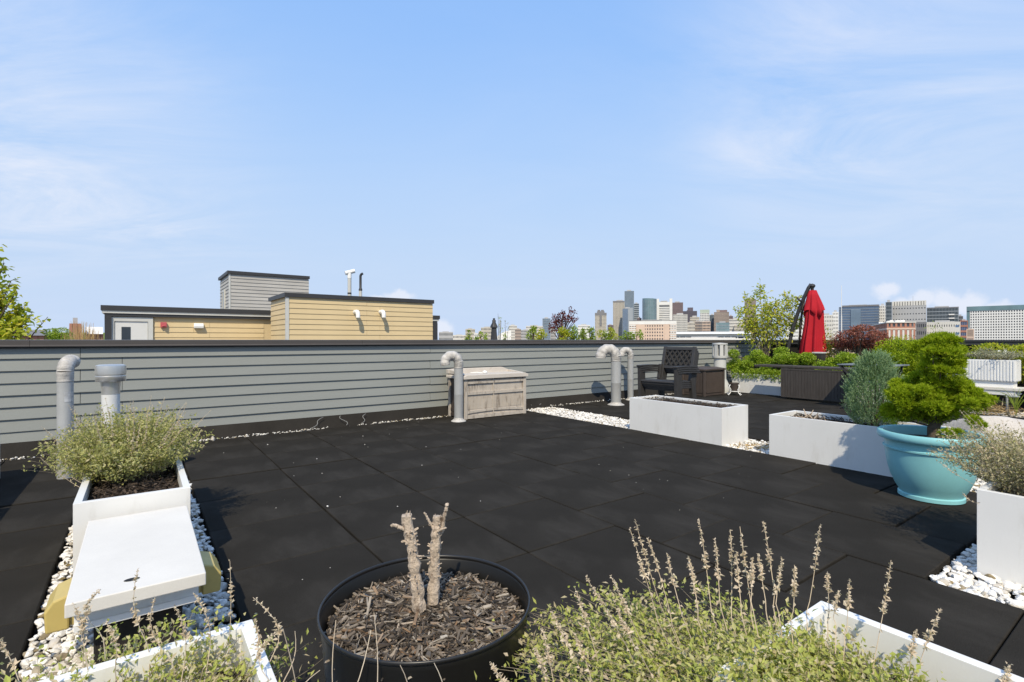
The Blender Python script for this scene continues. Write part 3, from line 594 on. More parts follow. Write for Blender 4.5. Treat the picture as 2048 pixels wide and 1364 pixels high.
# ------------------------------------------------------------------ stacked lattice chairs
def chair_parts(root):
    m_ = M_['resin']
    for s in (-1, 1):                                     # front legs run up to the arm, rear legs rake back
        m = MB(); m.prismx([(-0.255, 0), (-0.205, 0), (-0.215, 0.60), (-0.27, 0.60)], s*0.285-0.024, s*0.285+0.024); m.build('leg', m_, root, bevel=0.004)
        m = MB(); m.prismx([(0.225, 0), (0.27, 0), (0.205, 0.42), (0.245, 0.62), (0.20, 0.62), (0.155, 0.42)], s*0.25-0.024, s*0.25+0.024); m.build('leg', m_, root, bevel=0.004)
        m = MB(); ys = np.linspace(-0.285, 0.26, 9); pr = [(y, 0.618+0.008*math.sin((y+0.285)/0.545*math.pi)-0.02*(y+0.285)) for y in ys]
        m.prismx(pr+[(y, z-0.022) for y, z in pr[::-1]], s*0.285-0.032, s*0.285+0.032); m.build('armrest', m_, root, bevel=0.005)
    m = MB(); pr = [(-0.262, 0.392), (-0.255, 0.415), (-0.2, 0.42), (0.19, 0.402), (0.19, 0.382), (-0.24, 0.390)]; m.prismx(pr, -0.262, 0.262); m.build('seat', m_, root, bevel=0.005)
    m = MB(); m.box(-0.258, 0.258, -0.245, -0.225, 0.358, 0.388); m.build('seat_apron', m_, root, bevel=0.003)
    bk = lambda z: 0.205+(z-0.42)*0.26                 # back plane rakes with height
    fr = MB()
    def slab(x0, x1, z0, z1, t=0.034):
        fr.add([(x0, bk(z0)-t/2, z0), (x1, bk(z0)-t/2, z0), (x1, bk(z0)+t/2, z0), (x0, bk(z0)+t/2, z0), (x0, bk(z1)-t/2, z1), (x1, bk(z1)-t/2, z1), (x1, bk(z1)+t/2, z1), (x0, bk(z1)+t/2, z1)],
               [(0, 3, 2, 1), (4, 5, 6, 7), (0, 1, 5, 4), (1, 2, 6, 5), (2, 3, 7, 6), (3, 0, 4, 7)])
    slab(-0.255, -0.205, 0.40, 0.875); slab(0.205, 0.255, 0.40, 0.875); slab(-0.2045, 0.2045, 0.825, 0.87, 0.032); slab(-0.2045, 0.2045, 0.56, 0.60, 0.032)
    b = fr.build('backrest', m_, root, bevel=0.005)
    la = MB()
    for d in (-1, 1):
        for k in np.arange(-0.42, 0.43, 0.078):
            z0, z1 = 0.60, 0.825; xa, xb = k-d*0.082, k+d*0.082
            if xa > xb: (xa, z0), (xb, z1) = (xb, z1), (xa, z0)
            t0, t1 = 0.0, 1.0
            if xa < -0.205: t0 = (-0.205-xa)/(xb-xa)
            if xb > 0.205: t1 = (0.205-xa)/(xb-xa)
            if t1-t0 < 0.12: continue
            p = (xa+(xb-xa)*t0, z0+(z1-z0)*t0); q = (xa+(xb-xa)*t1, z0+(z1-z0)*t1)
            la.bar((p[0], bk(p[1])+d*0.002, p[1]), (q[0], bk(q[1])+d*0.002, q[1]), 0.012, 0.023)
    la.build('lattice', m_, b)
CHG = 'charcoal lattice back chairs in one stack'
c0 = thing('stacking_chair', 'lowest charcoal lattice back chair of the stack, standing on the tiles', 'chair', AB(6.02, 4.5, 0), PHI-R(90)+R(5), CHG); chair_parts(c0)
for i, lb in enumerate(('second charcoal lattice back chair up from the bottom of the stack', 'third charcoal lattice back chair up, just under the topmost chair', 'topmost charcoal chair of the stack with its lattice back in full view')):
    c = dup(c0); c['label'] = lb; k = i+1
    c.location = AB(6.02-0.020*k, 4.5, 0.027*k)
# small brown deck box
bb = thing('deck_box', 'small brown resin deck box with a lattice side behind the chairs', 'storage box', AB(8.76, 5.79, 0), PHI)
W, D, H = 0.66, 0.50, 0.50
m = MB(); m.box(-W/2+0.02, W/2-0.02, -D/2+0.02, D/2-0.02, 0.01, H-0.02); body = m.build('body', M_['brownresin'], bb)
m = MB(); m.boxes([(-W/2+0.012, -W/2+0.0195, y, y+0.026, 0.06, H-0.06) for y in np.arange(-D/2+0.06, D/2-0.07, 0.032)]); m.build('bead_ribs', M_['brownresin'], body)
m = MB()
for k in np.arange(-0.75, 0.75, 0.042):
    for d in (-1, 1):
        x0, x1, z0, z1 = k, k+d*0.38, 0.06, 0.44
        t0 = 0.0; t1 = 1.0
        lo, hi = -W/2+0.06, W/2-0.06
        if d > 0: t0 = max(0, (lo-x0)/0.38); t1 = min(1, (hi-x0)/0.38)
        else: t0 = max(0, (x0-hi)/0.38); t1 = min(1, (x0-lo)/0.38)
        if t1-t0 < 0.05: continue
        m.bar((x0+(x1-x0)*t0, -D/2+0.0155-0.003*d, z0+0.38*t0), (x0+(x1-x0)*t1, -D/2+0.0155-0.003*d, z0+0.38*t1), 0.012, 0.012)
m.build('lattice', M_['brownresin'], body)
for (x, y) in ((-1, -1), (1, -1), (-1, 1), (1, 1)):
    m = MB(); m.box(x*W/2-(0.045 if x > 0 else 0), x*W/2+(0.045 if x < 0 else 0), y*D/2-(0.045 if y > 0 else 0), y*D/2+(0.045 if y < 0 else 0), 0, H-0.022); m.build('corner_post', M_['brownresin'], bb, bevel=0.006)
m = MB(); m.box(-W/2-0.015, W/2+0.015, -D/2-0.015, D/2+0.015, H-0.021, H+0.008); m.add([(-W/2-0.012, -D/2-0.012, H+0.009), (W/2+0.012, -D/2-0.012, H+0.009), (W/2+0.012, D/2+0.012, H+0.009), (-W/2-0.012, D/2+0.012, H+0.009), (-W/2+0.1, -D/2+0.1, H+0.035), (W/2-0.1, -D/2+0.1, H+0.035), (W/2-0.1, D/2-0.1, H+0.035), (-W/2+0.1, D/2-0.1, H+0.035)], [(0, 1, 5, 4), (1, 2, 6, 5), (2, 3, 7, 6), (3, 0, 4, 7), (4, 5, 6, 7)])
m.build('lid', M_['brownresin'], bb, bevel=0.005)
# plant stand with a grey pot
psd = thing('plant_stand', 'small white scrolled plant stand in front of the lantern vent', 'plant stand', AB(9.17, 5.40, 0), PHI)
for k in range(4):
    q = k*math.pi/2+math.pi/4+0.6; d = Vector((math.cos(q), math.sin(q), 0)); m = MB()
    m.tube([d*0.10+Vector((0, 0, 0.20)), d*0.13+Vector((0, 0, 0.17)), d*0.085+Vector((0, 0, 0.11)), d*0.10+Vector((0, 0, 0.05)), d*0.15+Vector((0, 0, 0.008)), d*0.165+Vector((0, 0, 0.03))], 0.009, 7); m.build('leg', M_['whitepl'], psd, smooth=180)
m = MB(); m.tube([Vector((0.10*math.cos(q), 0.10*math.sin(q), 0.075)) for q in np.linspace(0, 2*math.pi, 17)], 0.007, 6); m.build('ring', M_['whitepl'], psd, smooth=180)
pt = MB(); pt.lathe([(0.066, 0.0), (0.085, 0.13), (0.09, 0.13), (0.09, 0.15), (0.078, 0.15), (0.07, 0.11), (0, 0.11)], 20)
tag(pt.build('small_pot', M_['brownresin'], loc=AB(9.17, 5.40, 0.084), smooth=35), 'small dark pot sitting in the white scrolled stand', 'pot')

# ------------------------------------------------------------------ tables
dt = thing('drop_leaf_table', 'dark slatted drop leaf table with one leaf hanging down', 'table', AB(9.50, 4.28, 0), PHI)
m = MB(); m.box(-0.19, 0.19, -0.82, 0.80, 0.555, 0.59); m.build('table_top', M_['tabled'], dt, bevel=0.004)
ys = np.linspace(-0.86, 0.27, 25)
lf = MB(); lf.box(-0.206, -0.192, -0.885, 0.295, 0.035, 0.545); leaf = lf.build('hanging_leaf', M_['tabled'], dt)
for y in ys[:-1]:
    m = MB(); m.box(-0.219, -0.2065, y+0.0025, y+(ys[1]-ys[0])-0.0015, 0.068, 0.512); m.build('slat', M_['tabled'], leaf)
for (y0, y1, z0, z1) in ((-0.885, 0.295, 0.035, 0.066), (-0.885, 0.295, 0.514, 0.545), (-0.885, -0.862, 0.0665, 0.5135), (0.272, 0.295, 0.0665, 0.5135)):
    m = MB(); m.box(-0.222, -0.2065, y0, y1, z0, z1); m.build('leaf_rail', M_['tabled'], leaf, bevel=0.002)
for (x, y) in ((0.15, -0.7), (0.15, 0.2), (-0.13, -0.7), (-0.13, 0.20)):
    m = MB(); m.box(x-0.02, x+0.02, y-0.02, y+0.02, 0, 0.554); m.build('leg', M_['tabled'], dt)
ft = thing('folding_table', 'grey topped folding bistro table with crossed black legs behind the juniper', 'table', AB(8.98, 3.05, 0), PHI)
m = MB(); m.box(-0.35, 0.35, -0.36, 0.36, 0.665, 0.682); m.build('table_top', M_['slate'], ft, bevel=0.006)
for y in (-0.30, 0.30):
    m = MB(); m.bar((-0.02, y, 0.66), (-0.33, y*1.02, 0.0), 0.026, 0.014) if False else m.bar((-0.31, y, 0.66), (0.30, y, 0.0), 0.026, 0.016); m.build('leg', M_['char'], ft)
    m = MB(); m.bar((0.31, y*0.93, 0.66), (-0.30, y*0.93, 0.0), 0.026, 0.016); m.build('leg', M_['char'], ft)
m = MB(); m.bar((0.30, -0.3, 0.02), (0.30, 0.3, 0.02), 0.018); m.bar((-0.30, -0.28, 0.02), (-0.30, 0.28, 0.02), 0.018); m.build('cross_bar', M_['char'], ft)
# crossed leg seen on the camera side
m = MB(); m.bar((-0.33, 0.33, 0.66), (-0.33, -0.33, 0.0), 0.03, 0.016); m.build('leg', M_['char'], ft)
m = MB(); m.bar((-0.347, -0.33, 0.66), (-0.347, 0.33, 0.0), 0.03, 0.016); m.build('leg', M_['char'], ft)
wb = thing('wicker_stand', 'tall dark wicker stand between the two hedges by the red umbrella', 'side table', AB(10.22, 4.33, 0), PHI)
m = MB(); m.box(-0.08, 0.08, -0.08, 0.08, 0, 0.80)
m.boxes([(-0.087, -0.0795, -0.08, 0.08, z, z+0.012) for z in np.arange(0.02, 0.79, 0.024)]+[(-0.08, 0.08, -0.087, -0.0795, z, z+0.012) for z in np.arange(0.02, 0.79, 0.024)]); m.build('woven_body', M_['tabled'], wb)
m = MB(); m.box(-0.092, 0.092, -0.092, 0.092, 0.801, 0.825); m.build('top', M_['trim'], wb, bevel=0.004)  # pale colour paints the sunlit look of a dark wicker top

# ------------------------------------------------------------------ red cantilever umbrella
um = thing('cantilever_umbrella', 'closed red cantilever umbrella with a bent dark pole', 'umbrella', AB(11.03, 4.83, 0), -math.atan2(598, 1023))
k_ = 10.4/F*1.165
def ul(px, py, d=0.0): return Vector(((px-1622)*k_*0.86, d, EYE+(CY-py)/F*10.4))
m = MB(); m.tube([ul(1573, 745, .12), ul(1577, 715, .12), ul(1583, 690, .11), ul(1590, 655, .09), ul(1600, 622, .06), ul(1610, 594, .03), ul(1618, 575, 0), ul(1622, 568, 0)], [0.036]*7+[0.03], 10); m.build('pole', M_['char'], um, smooth=180)
m = MB(); m.lathe([(0.13, 0.0), (0.13, 0.03), (0.05, 0.06), (0.04, 0.45)], 16, (ul(1573, 745).x, 0.12, 0.0)); m.box(ul(1573, 745).x-0.4, ul(1573, 745).x+0.4, -0.28, 0.52, 0.001, 0.05); m.build('base', M_['char'], um)
m = MB(); m.tube([ul(1600, 700, .10), ul(1603, 660, .09), ul(1606, 625, .08), ul(1610, 600, .05)], 0.022, 8); m.build('support_strut', M_['darkbox'], um, smooth=180)
m = MB(); m.lathe([(0.0, 0.05), (0.045, 0.03), (0.06, 0.0), (0.045, -0.03), (0.03, -0.05), (0.03, -0.11)], 14, tuple(ul(1624, 572))); m.build('hub', M_['char'], um, smooth=50)
m = MB(); m.tube([ul(1607, 604, -.03), ul(1600, 598, -.05), ul(1598, 594, -.05)], 0.018, 7); m.build('crank', M_['char'], um, smooth=180)
def cloth(name, prof, seed, nf=9, amp=0.22, tail=0.0, hem=0.05):
    r2 = np.random.default_rng(seed); ph = r2.uniform(0, 6.28, 6); n = 120; m_ = len(prof); th = np.linspace(0, 2*np.pi, n, endpoint=False)
    v = np.zeros((m_, n, 3))
    for i, (x, r, z) in enumerate(prof):
        t = i/(m_-1); A = amp*min(1.0, 0.25+t*1.1)
        f = 1+A*(0.62*np.sin(nf*th+ph[0]+0.8*t)+0.34*np.sin((nf-4)*th+ph[1]-1.2*t)+0.22*np.sin((2*nf-1)*th+ph[2]+2*t))
        dz = -hem*t*np.sin(3*th+ph[3])*(1 if i > m_*0.7 else 0) - tail*max(0, t-0.85)/0.15*np.exp(-((th-4.6)/0.5)**2)
        v[i, :, 0] = x+r*f*np.cos(th); v[i, :, 1] = r*f*np.sin(th)*0.9; v[i, :, 2] = z+dz
    i, j = np.meshgrid(np.arange(m_-1), np.arange(n), indexing='ij'); j2 = (j+1) % n
    mb = MB(); mb.add(v.reshape(-1, 3), np.stack([i*n+j, i*n+j2, (i+1)*n+j2, (i+1)*n+j], -1).reshape(-1, 4))
    o = mb.build(name, M_['red'], um, smooth=180); s = o.modifiers.new('shell', 'SOLIDIFY'); s.thickness = 0.004; return o
zu = lambda py: EYE+(CY-py)/F*10.4
prof = []
for py, hw, xc in ((583, 6, 1625), (595, 10, 1625.5), (608, 14, 1626), (620, 17, 1626.5), (635, 17.5, 1626.5), (650, 18, 1626), (668, 20, 1625), (685, 22, 1624.5), (700, 23.5, 1624), (713, 25, 1623.5)):
    prof.append(((xc-1622)*k_*0.86, hw*k_*0.72, zu(py)))
pf = []
for a, b in zip(prof[:-1], prof[1:]):
    for t in (0, 0.33, 0.66): pf.append(tuple(a[q]+(b[q]-a[q])*t for q in range(3)))
pf.append(prof[-1]); cloth('canopy', pf, 3, tail=0.12)
top = [((xc-1622)*k_*0.86, hw*k_*0.76, zu(py)) for py, hw, xc in ((581, 6.6, 1625), (592, 11, 1625), (604, 15, 1626), (612, 17.5, 1626.5), (620, 19.5, 1627), (627, 20, 1627))]
cloth('canopy_vent', top, 8, 8, 0.17, 0.0, 0.07)

# ------------------------------------------------------------------ turquoise pot, black pot, boulder
PC = Vector((2.80, 3.42, 0))
tp = thing('turquoise_pot', 'large turquoise plastic pot holding the bright green dwarf conifer', 'plant pot', PC, 0)
m = MB(); m.lathe([(0.168, 0.0), (0.178, 0.004), (0.178, 0.026), (0.170, 0.032), (0.172, 0.04), (0.195, 0.08), (0.220, 0.14), (0.236, 0.20), (0.246, 0.26), (0.250, 0.305), (0.252, 0.318), (0.261, 0.322), (0.262, 0.332), (0.252, 0.338), (0.254, 0.385), (0.262, 0.390), (0.286, 0.388), (0.292, 0.394), (0.295, 0.41), (0.293, 0.432), (0.287, 0.438), (0.262, 0.436), (0.256, 0.428), (0.245, 0.36), (0.238, 0.30)], 72, cap=False); m.build('pot_body', M_['teal'], tp, smooth=45)
m = MB(); m.lathe([(0.0, 0.003), (0.165, 0.003)], 40, cap=False); m.build('pot_base', M_['teal'], tp)
m = MB(); m.lathe([(0.0, 0.40), (0.12, 0.395), (0.2435, 0.375)], 40, cap=False); m.build('soil', M_['soil'], tp, smooth=180)
BC = Vector((-0.211, 1.273, 0))
bp = thing('black_pot', 'large round black pot with bark mulch and a cut dead stump', 'plant pot', BC, 0)
m = MB(); m.lathe([(0.205, 0.0), (0.212, 0.004), (0.250, 0.385), (0.252, 0.397), (0.2515, 0.398), (0.249, 0.395), (0.241, 0.33)], 96, cap=False); m.build('pot_body', M_['blackpl'], bp, smooth=40)
m = MB(); m.lathe([(0.2525, 0.398), (0.2558, 0.4005), (0.2568, 0.404), (0.2562, 0.4075), (0.2545, 0.409), (0.2525, 0.4085), (0.2508, 0.406), (0.2505, 0.399), (0.2525, 0.398)], 96, cap=False); m.build('rim', mat('glossy black rim', (0.013, 0.0125, 0.012), 0.34, 0.1, 8.0, spec=0.5), bp, smooth=180)
m = MB(); m.lathe([(0.0, 0.002), (0.204, 0.002)], 40, cap=False); m.build('pot_base', M_['blackpl'], bp)
m = MB(); m.lathe([(0.0, 0.366), (0.15, 0.362), (0.2435, 0.346)], 48, cap=False); m.build('soil', M_['soil'], bp, smooth=180)
n = 5200; rr = 0.233*np.sqrt(rng.uniform(0, 1, n)); q = rng.uniform(0, 6.283, n)
P = np.stack([rr*np.cos(q), rr*np.sin(q), 0.368-0.018*(rr/0.25)**2+rng.uniform(-0.004, 0.016, n)], 1)
mb = MB(); k = n*2//3
chips(mb, P[:k], rng.lognormal(-3.85, 0.45, k), rng.uniform(0.0018, 0.005, k), rng.uniform(0.0012, 0.003, k), 0.28)
chips(mb, P[k:], rng.lognormal(-3.55, 0.45, n-k), rng.uniform(0.005, 0.013, n-k), rng.uniform(0.002, 0.004, n-k), 0.25)
mb.build('bark_mulch', M_['chips'], bp)['kind'] = 'stuff'
mb = MB(); stones(mb, np.array([[0.182, -0.06, 0.366]]), np.array([0.015]), ICO2, 0.8); mb.build('pebble', mat('brown pebble', (0.24, 0.19, 0.14), 0.7), bp)
# the dead stump: two bark trunks with cut side branches
sp = thing('dead_stump', 'cut dead double stump of pale knobbly wood in the black pot', 'stump', BC+Vector((0, 0, 0.36)), 0)
def spt(px, py, Z): return at(px, py, Z)-BC-Vector((0, 0, 0.36))
def trunk(pts, r0, r1, side=14):
    m = MB(); P2 = []; R2 = []
    K = 26
    for i in range(K):
        t = i/(K-1)*(len(pts)-1); j = min(int(t), len(pts)-2); P2.append(Vector(pts[j]).lerp(Vector(pts[j+1]), t-j)+Vector(rng.normal(size=3))*0.0006)
        R2.append((r0+(r1-r0)*i/(K-1))*(1+0.05*math.sin(i*1.1)+rng.normal()*0.045))
    m.tube(P2, R2, side, jit=0.085); return m, P2, R2
for pts, r0, r1, knob in (([spt(838, 1219, 1.265), spt(832, 1160, 1.262), spt(823, 1090, 1.26), spt(813, 1030, 1.258)], 0.0150, 0.0122, 46), ([spt(866, 1205, 1.295), spt(869, 1130, 1.295), spt(872, 1070, 1.295), spt(876, 1032, 1.295)], 0.0140, 0.0124, 36)):
    m, P2, R2 = trunk(pts, r0, r1); st_ = m.build('trunk', M_['wood'], sp, smooth=32)
    m = MB()
    for _ in range(knob):                                # broken twig stubs and bark flakes
        i = rng.integers(5, len(P2)-1) if rng.random() < 0.8 else rng.integers(12, len(P2)-1); a = rng.uniform(0, 6.283); d = Vector((math.cos(a), math.sin(a), rng.uniform(-0.2, 0.6)))
        L = rng.uniform(0.002, 0.009); m.tube([P2[i]+d*R2[i]*0.7, P2[i]+d*(R2[i]+L)], [rng.uniform(0.0018, 0.0042), rng.uniform(0.001, 0.0022)], 6, jit=0.15)
    for _ in range(4):
        a = rng.uniform(0, 6.283); b = P2[-1]+Vector((math.cos(a), math.sin(a), 0))*r1*0.75; m.tube([b-Vector((0, 0, 0.01)), b+Vector((rng.normal()*0.001, 0, rng.uniform(0.003, 0.012)))], [0.002, 0.0006], 4)
    m.build('twig_stubs', M_['wood'], st_)['kind'] = 'stuff'
for pts, r0, r1 in (([spt(822, 1063, 1.258), spt(803, 1056, 1.25), spt(783, 1049, 1.245)], 0.0048, 0.0042), ([spt(884, 1062, 1.29), spt(889, 1030, 1.288), spt(895, 1008, 1.285)], 0.0052, 0.0044), ([spt(866, 1055, 1.29), spt(857, 1040, 1.287), spt(849, 1025, 1.285)], 0.0034, 0.0026), ([spt(876, 1062, 1.28), spt(892, 1055, 1.275)], 0.0030, 0.0024), ([spt(826, 1085, 1.25), spt(803, 1083, 1.245)], 0.0022, 0.0016), ([spt(832, 1112, 1.25), spt(848, 1112, 1.24)], 0.0018, 0.0014)):
    m, _, _ = trunk(pts, r0, r1, 8); m.build('branch_stub', M_['wood'], sp, smooth=60)
v0, f0 = ico(5); rr = np.random.default_rng(12)
h = np.ones(len(v0))
for _ in range(26):
    d = unit(rr.normal(size=3)); c = rr.uniform(0.62, 0.93); p = v0@d; h = np.where(p*h > c, (c+0.06*(p*h-c))/np.maximum(p, 1e-6), h)
vb = v0*h[:, None]*np.array([0.62, 0.34, 0.40]); vb[:, 2] *= np.clip(1.0-0.75*(vb[:, 0]+0.15), 0.35, 1.25); vb[:, 2] -= 0.0
mb = MB(); mb.add(vb, f0)
tag(mb.build('granite_boulder', M_['granite'], loc=(4.05, 4.15, 0.12), rz=R(-14), smooth=180), 'big pale granite boulder on the gravel behind the turquoise pot', 'boulder')

# ------------------------------------------------------------------ plants
def bush(root, lm, sm, n, H, reach, rx, ry, leafL, nodes=16, spikes=0, spk=(0.1, 0.22), z0=0.0, lean=(0, 0), seedm='dry', clus=1, up=0.25, flat=1.0, jitter=0.012, rad=0.0011, tone=0.45, center=(0, 0), hvar=0.3):
    """mounded herb: arching stems set with small leaves; some stems end in tall dry seed spikes."""
    K = 9; t = np.linspace(0, 1, K)
    a = rng.uniform(0, 2*np.pi, n); r = np.sqrt(rng.uniform(0, 1, n))
    b0 = np.stack([center[0]+rx*0.55*r*np.cos(a), center[1]+ry*0.55*r*np.sin(a), np.full(n, z0)], 1)
    out = np.stack([np.cos(a), np.sin(a)*flat, np.zeros(n)], 1)*(r*reach)[:, None]+np.array([lean[0], lean[1], 0])+rng.normal(size=(n, 3))*[0.03, 0.03, 0]
    hh = H*np.sqrt(np.clip(1-(0.85*r)**2, 0.05, 1))*rng.uniform(1-hvar, 1.08, n)
    path = b0[:, None, :]+out[:, None, :]*(t[None, :, None]**1.25)+np.array([0, 0, 1.0])*(hh[:, None, None]*(t[None, :, None]**0.8))
    path += np.cumsum(rng.normal(size=(n, K, 3))*0.0035, 1)*t[None, :, None]
    smb = MB(); stems(smb, path, rad, rad*0.55)
    lmb = MB()
    ti = rng.uniform(up, 1, (n, nodes)); i0 = np.clip((ti*(K-1)).astype(int), 0, K-2); fr = ti*(K-1)-i0
    idx = np.arange(n)[:, None]
    P = path[idx, i0]*(1-fr)[..., None]+path[idx, i0+1]*fr[..., None]; T = unit(path[idx, i0+1]-path[idx, i0])
    for _ in range(clus):
        Pj = (P+rng.normal(size=P.shape)*jitter).reshape(-1, 3); D = unit(unit(T.reshape(-1, 3))*0.4+rdirs(len(Pj))*0.9+np.array([0, 0, 0.25]))
        leaves(lmb, Pj, D, rng.uniform(0.4, 1.5, len(Pj))*leafL, rng.uniform(0.42, 0.66, len(Pj))*leafL, 0.2)
    smb.build('stems', M_[sm], root)['kind'] = 'stuff'
    lmb.build('foliage', M_[lm], root)['kind'] = 'stuff'
    if spikes:
        a = rng.uniform(0, 2*np.pi, spikes); r = np.sqrt(rng.uniform(0.05, 1, spikes)); K = 10; t = np.linspace(0, 1, K)
        b0 = np.stack([center[0]+rx*0.5*r*np.cos(a), center[1]+ry*0.5*r*np.sin(a), np.full(spikes, z0)], 1)
        out = np.stack([np.cos(a), np.sin(a)*flat, np.zeros(spikes)], 1)*(r*reach*1.05)[:, None]+np.array([lean[0], lean[1], 0])+rng.normal(size=(spikes, 3))*[0.035, 0.035, 0]
        hh = H*np.sqrt(np.clip(1-(0.8*r)**2, 0.1, 1))+rng.uniform(*spk, spikes)
        path = b0[:, None, :]+out[:, None, :]*(t[None, :, None]**1.1)+np.array([0, 0, 1.0])*(hh[:, None, None]*t[None, :, None])
        path += np.cumsum(rng.normal(size=(spikes, K, 3))*0.003, 1)*t[None, :, None]
        spike_set(root, path, seedm)
def spike_set(root, path, seedm='dry', dens=1.0, start=0.55):
    n, K, _ = path.shape
    smb = MB(); stems(smb, path, 0.0013, 0.0006); smb.build('dry_stems', M_['twig'], root)['kind'] = 'stuff'
    mb = MB(); nn = int(20*dens); idx = np.arange(n)[:, None]
    ti = np.sort(rng.uniform(start, 1, (n, nn)), 1); ti = start+(1-start)*(np.round((ti-start)/(1-start)*13)/13)**0.8
    ti = np.clip(ti, 0, 0.999); i0 = np.clip((ti*(K-1)).astype(int), 0, K-2); fr = ti*(K-1)-i0
    P = (path[idx, i0]*(1-fr)[..., None]+path[idx, i0+1]*fr[..., None]).reshape(-1, 3); T = unit((path[idx, i0+1]-path[idx, i0]).reshape(-1, 3))
    sz = (1.35-0.75*((ti-start)/(1-start))).reshape(-1)
    for _ in range(3):
        D = unit(T*0.55+rdirs(len(P))); leaves(mb, P+rng.normal(size=P.shape)*0.0012, D, rng.uniform(0.005, 0.0115, len(P))*sz, rng.uniform(0.0035, 0.007, len(P))*sz, 0.3)
    m2 = n*5; ti = rng.uniform(0.15, 0.75, m2); ii = rng.integers(0, n, m2); i0 = (ti*(K-1)).astype(int); P = path[ii, i0]
    leaves(mb, P, unit(rdirs(m2)+[0, 0, -0.2]), rng.uniform(0.008, 0.016, m2), rng.uniform(0.004, 0.008, m2), 0.35)
    mb.build('seed_heads', M_[seedm], root)['kind'] = 'stuff'
def plant(name, label, cat, loc, rz=PHI, group=None): return thing(name, label, cat, loc, rz, group)

rng = np.random.default_rng(21)
# foreground right
r = plant('catmint_plant', 'large pale green herb with tall dry seed spikes in the foreground', 'plant', AB(1.16, 0.44, 0.26))
bush(r, 'catmint2', 'whip', 500, 0.145, 0.23, 0.42, 0.60, 0.0145, nodes=24, spikes=0, lean=(-0.15, 0.09), clus=2, jitter=0.013, up=0.15, rad=0.0007, center=(-0.08, 0.0), hvar=0.5)
def foliage_patch(root, lm, n, c, r, L):
    mb = MB(); d = rdirs(n); P = np.array(c)+d*np.array(r)*rng.uniform(0.3, 1.0, (n, 1))
    leaves(mb, P, unit(rdirs(n)+[0, 0, 0.35]), rng.uniform(0.45, 1.4, n)*L, rng.uniform(0.3, 0.75, n)*L, 0.2); mb.build('foliage', M_[lm], root)['kind'] = 'stuff'
foliage_patch(r, 'catmint2', 1900, (-0.13, 0.11, 0.10), (0.16, 0.11, 0.07), 0.0145)
foliage_patch(r, 'catmint2', 900, (-0.02, 0.12, 0.09), (0.10, 0.07, 0.07), 0.0145)
sps = []
for (px, py, Z, bx, by) in ((1256, 1057, 1.22, 1310, 1230), (1272, 1038, 1.25, 1332, 1230), (1294, 1078, 1.22, 1340, 1240), (1340, 1110, 1.2, 1360, 1220), (1376, 1112, 1.2, 1392, 1230), (1394, 1042, 1.24, 1420, 1215), (1425, 1080, 1.22, 1440, 1210),
                            (1457, 1062, 1.24, 1460, 1225), (1484, 1053, 1.24, 1500, 1220), (1478, 1107, 1.2, 1480, 1215), (1500, 1116, 1.18, 1504, 1210), (1527, 1042, 1.25, 1545, 1200), (1522, 1110, 1.2, 1530, 1210), (1562, 1118, 1.2, 1556, 1215), (1640, 1050, 1.26, 1612, 1215), (1660, 1145, 1.2, 1655, 1230), (1704, 1160, 1.2, 1690, 1260), (1777, 1120, 1.18, 1750, 1310),
                            (1887, 1216, 1.12, 1835, 1340), (1837, 1263, 1.1, 1820, 1345), (2020, 1330, 1.05, 2010, 1400), (1150, 1175, 1.15, 1190, 1320), (1107, 1222, 1.12, 1160, 1345), (1168, 1154, 1.16, 1260, 1310), (1217, 1152, 1.18, 1290, 1290), (1240, 1218, 1.14, 1275, 1300), (1150, 1270, 1.1, 1175, 1350), (1080, 1255, 1.08, 1110, 1400), (1068, 1295, 1.05, 1100, 1400), (980, 1325, 1.03, 1030, 1420), (1590, 1130, 1.18, 1580, 1230), (1675, 1185, 1.15, 1672, 1240)):
    p0, p1 = at(bx, by, Z-0.05), at(px, py, Z); base = p0.lerp(AB(1.1, 0.45, 0.28), 0.10)-Vector((0, 0, 0.05)); K = 10
    sps.append([(base*(1-t)**2+p0*2*t*(1-t)+p1*t*t)*(1-t)*0+base.lerp(p0, min(1, t/0.4))*(1 if t < 0.4 else 0)+(p0.lerp(p1, (t-0.4)/0.6)+Vector((0.006*math.sin(3*t+px), 0, 0)) if t >= 0.4 else Vector((0, 0, 0))) for t in np.linspace(0, 1, K)])
RI = Matrix.Rotation(-PHI, 4, 'Z')
loc = np.array([[(RI @ (p-r.location))[:] for p in s] for s in sps]); spike_set(r, loc, dens=1.3, start=0.62)
rng = np.random.default_rng(22)
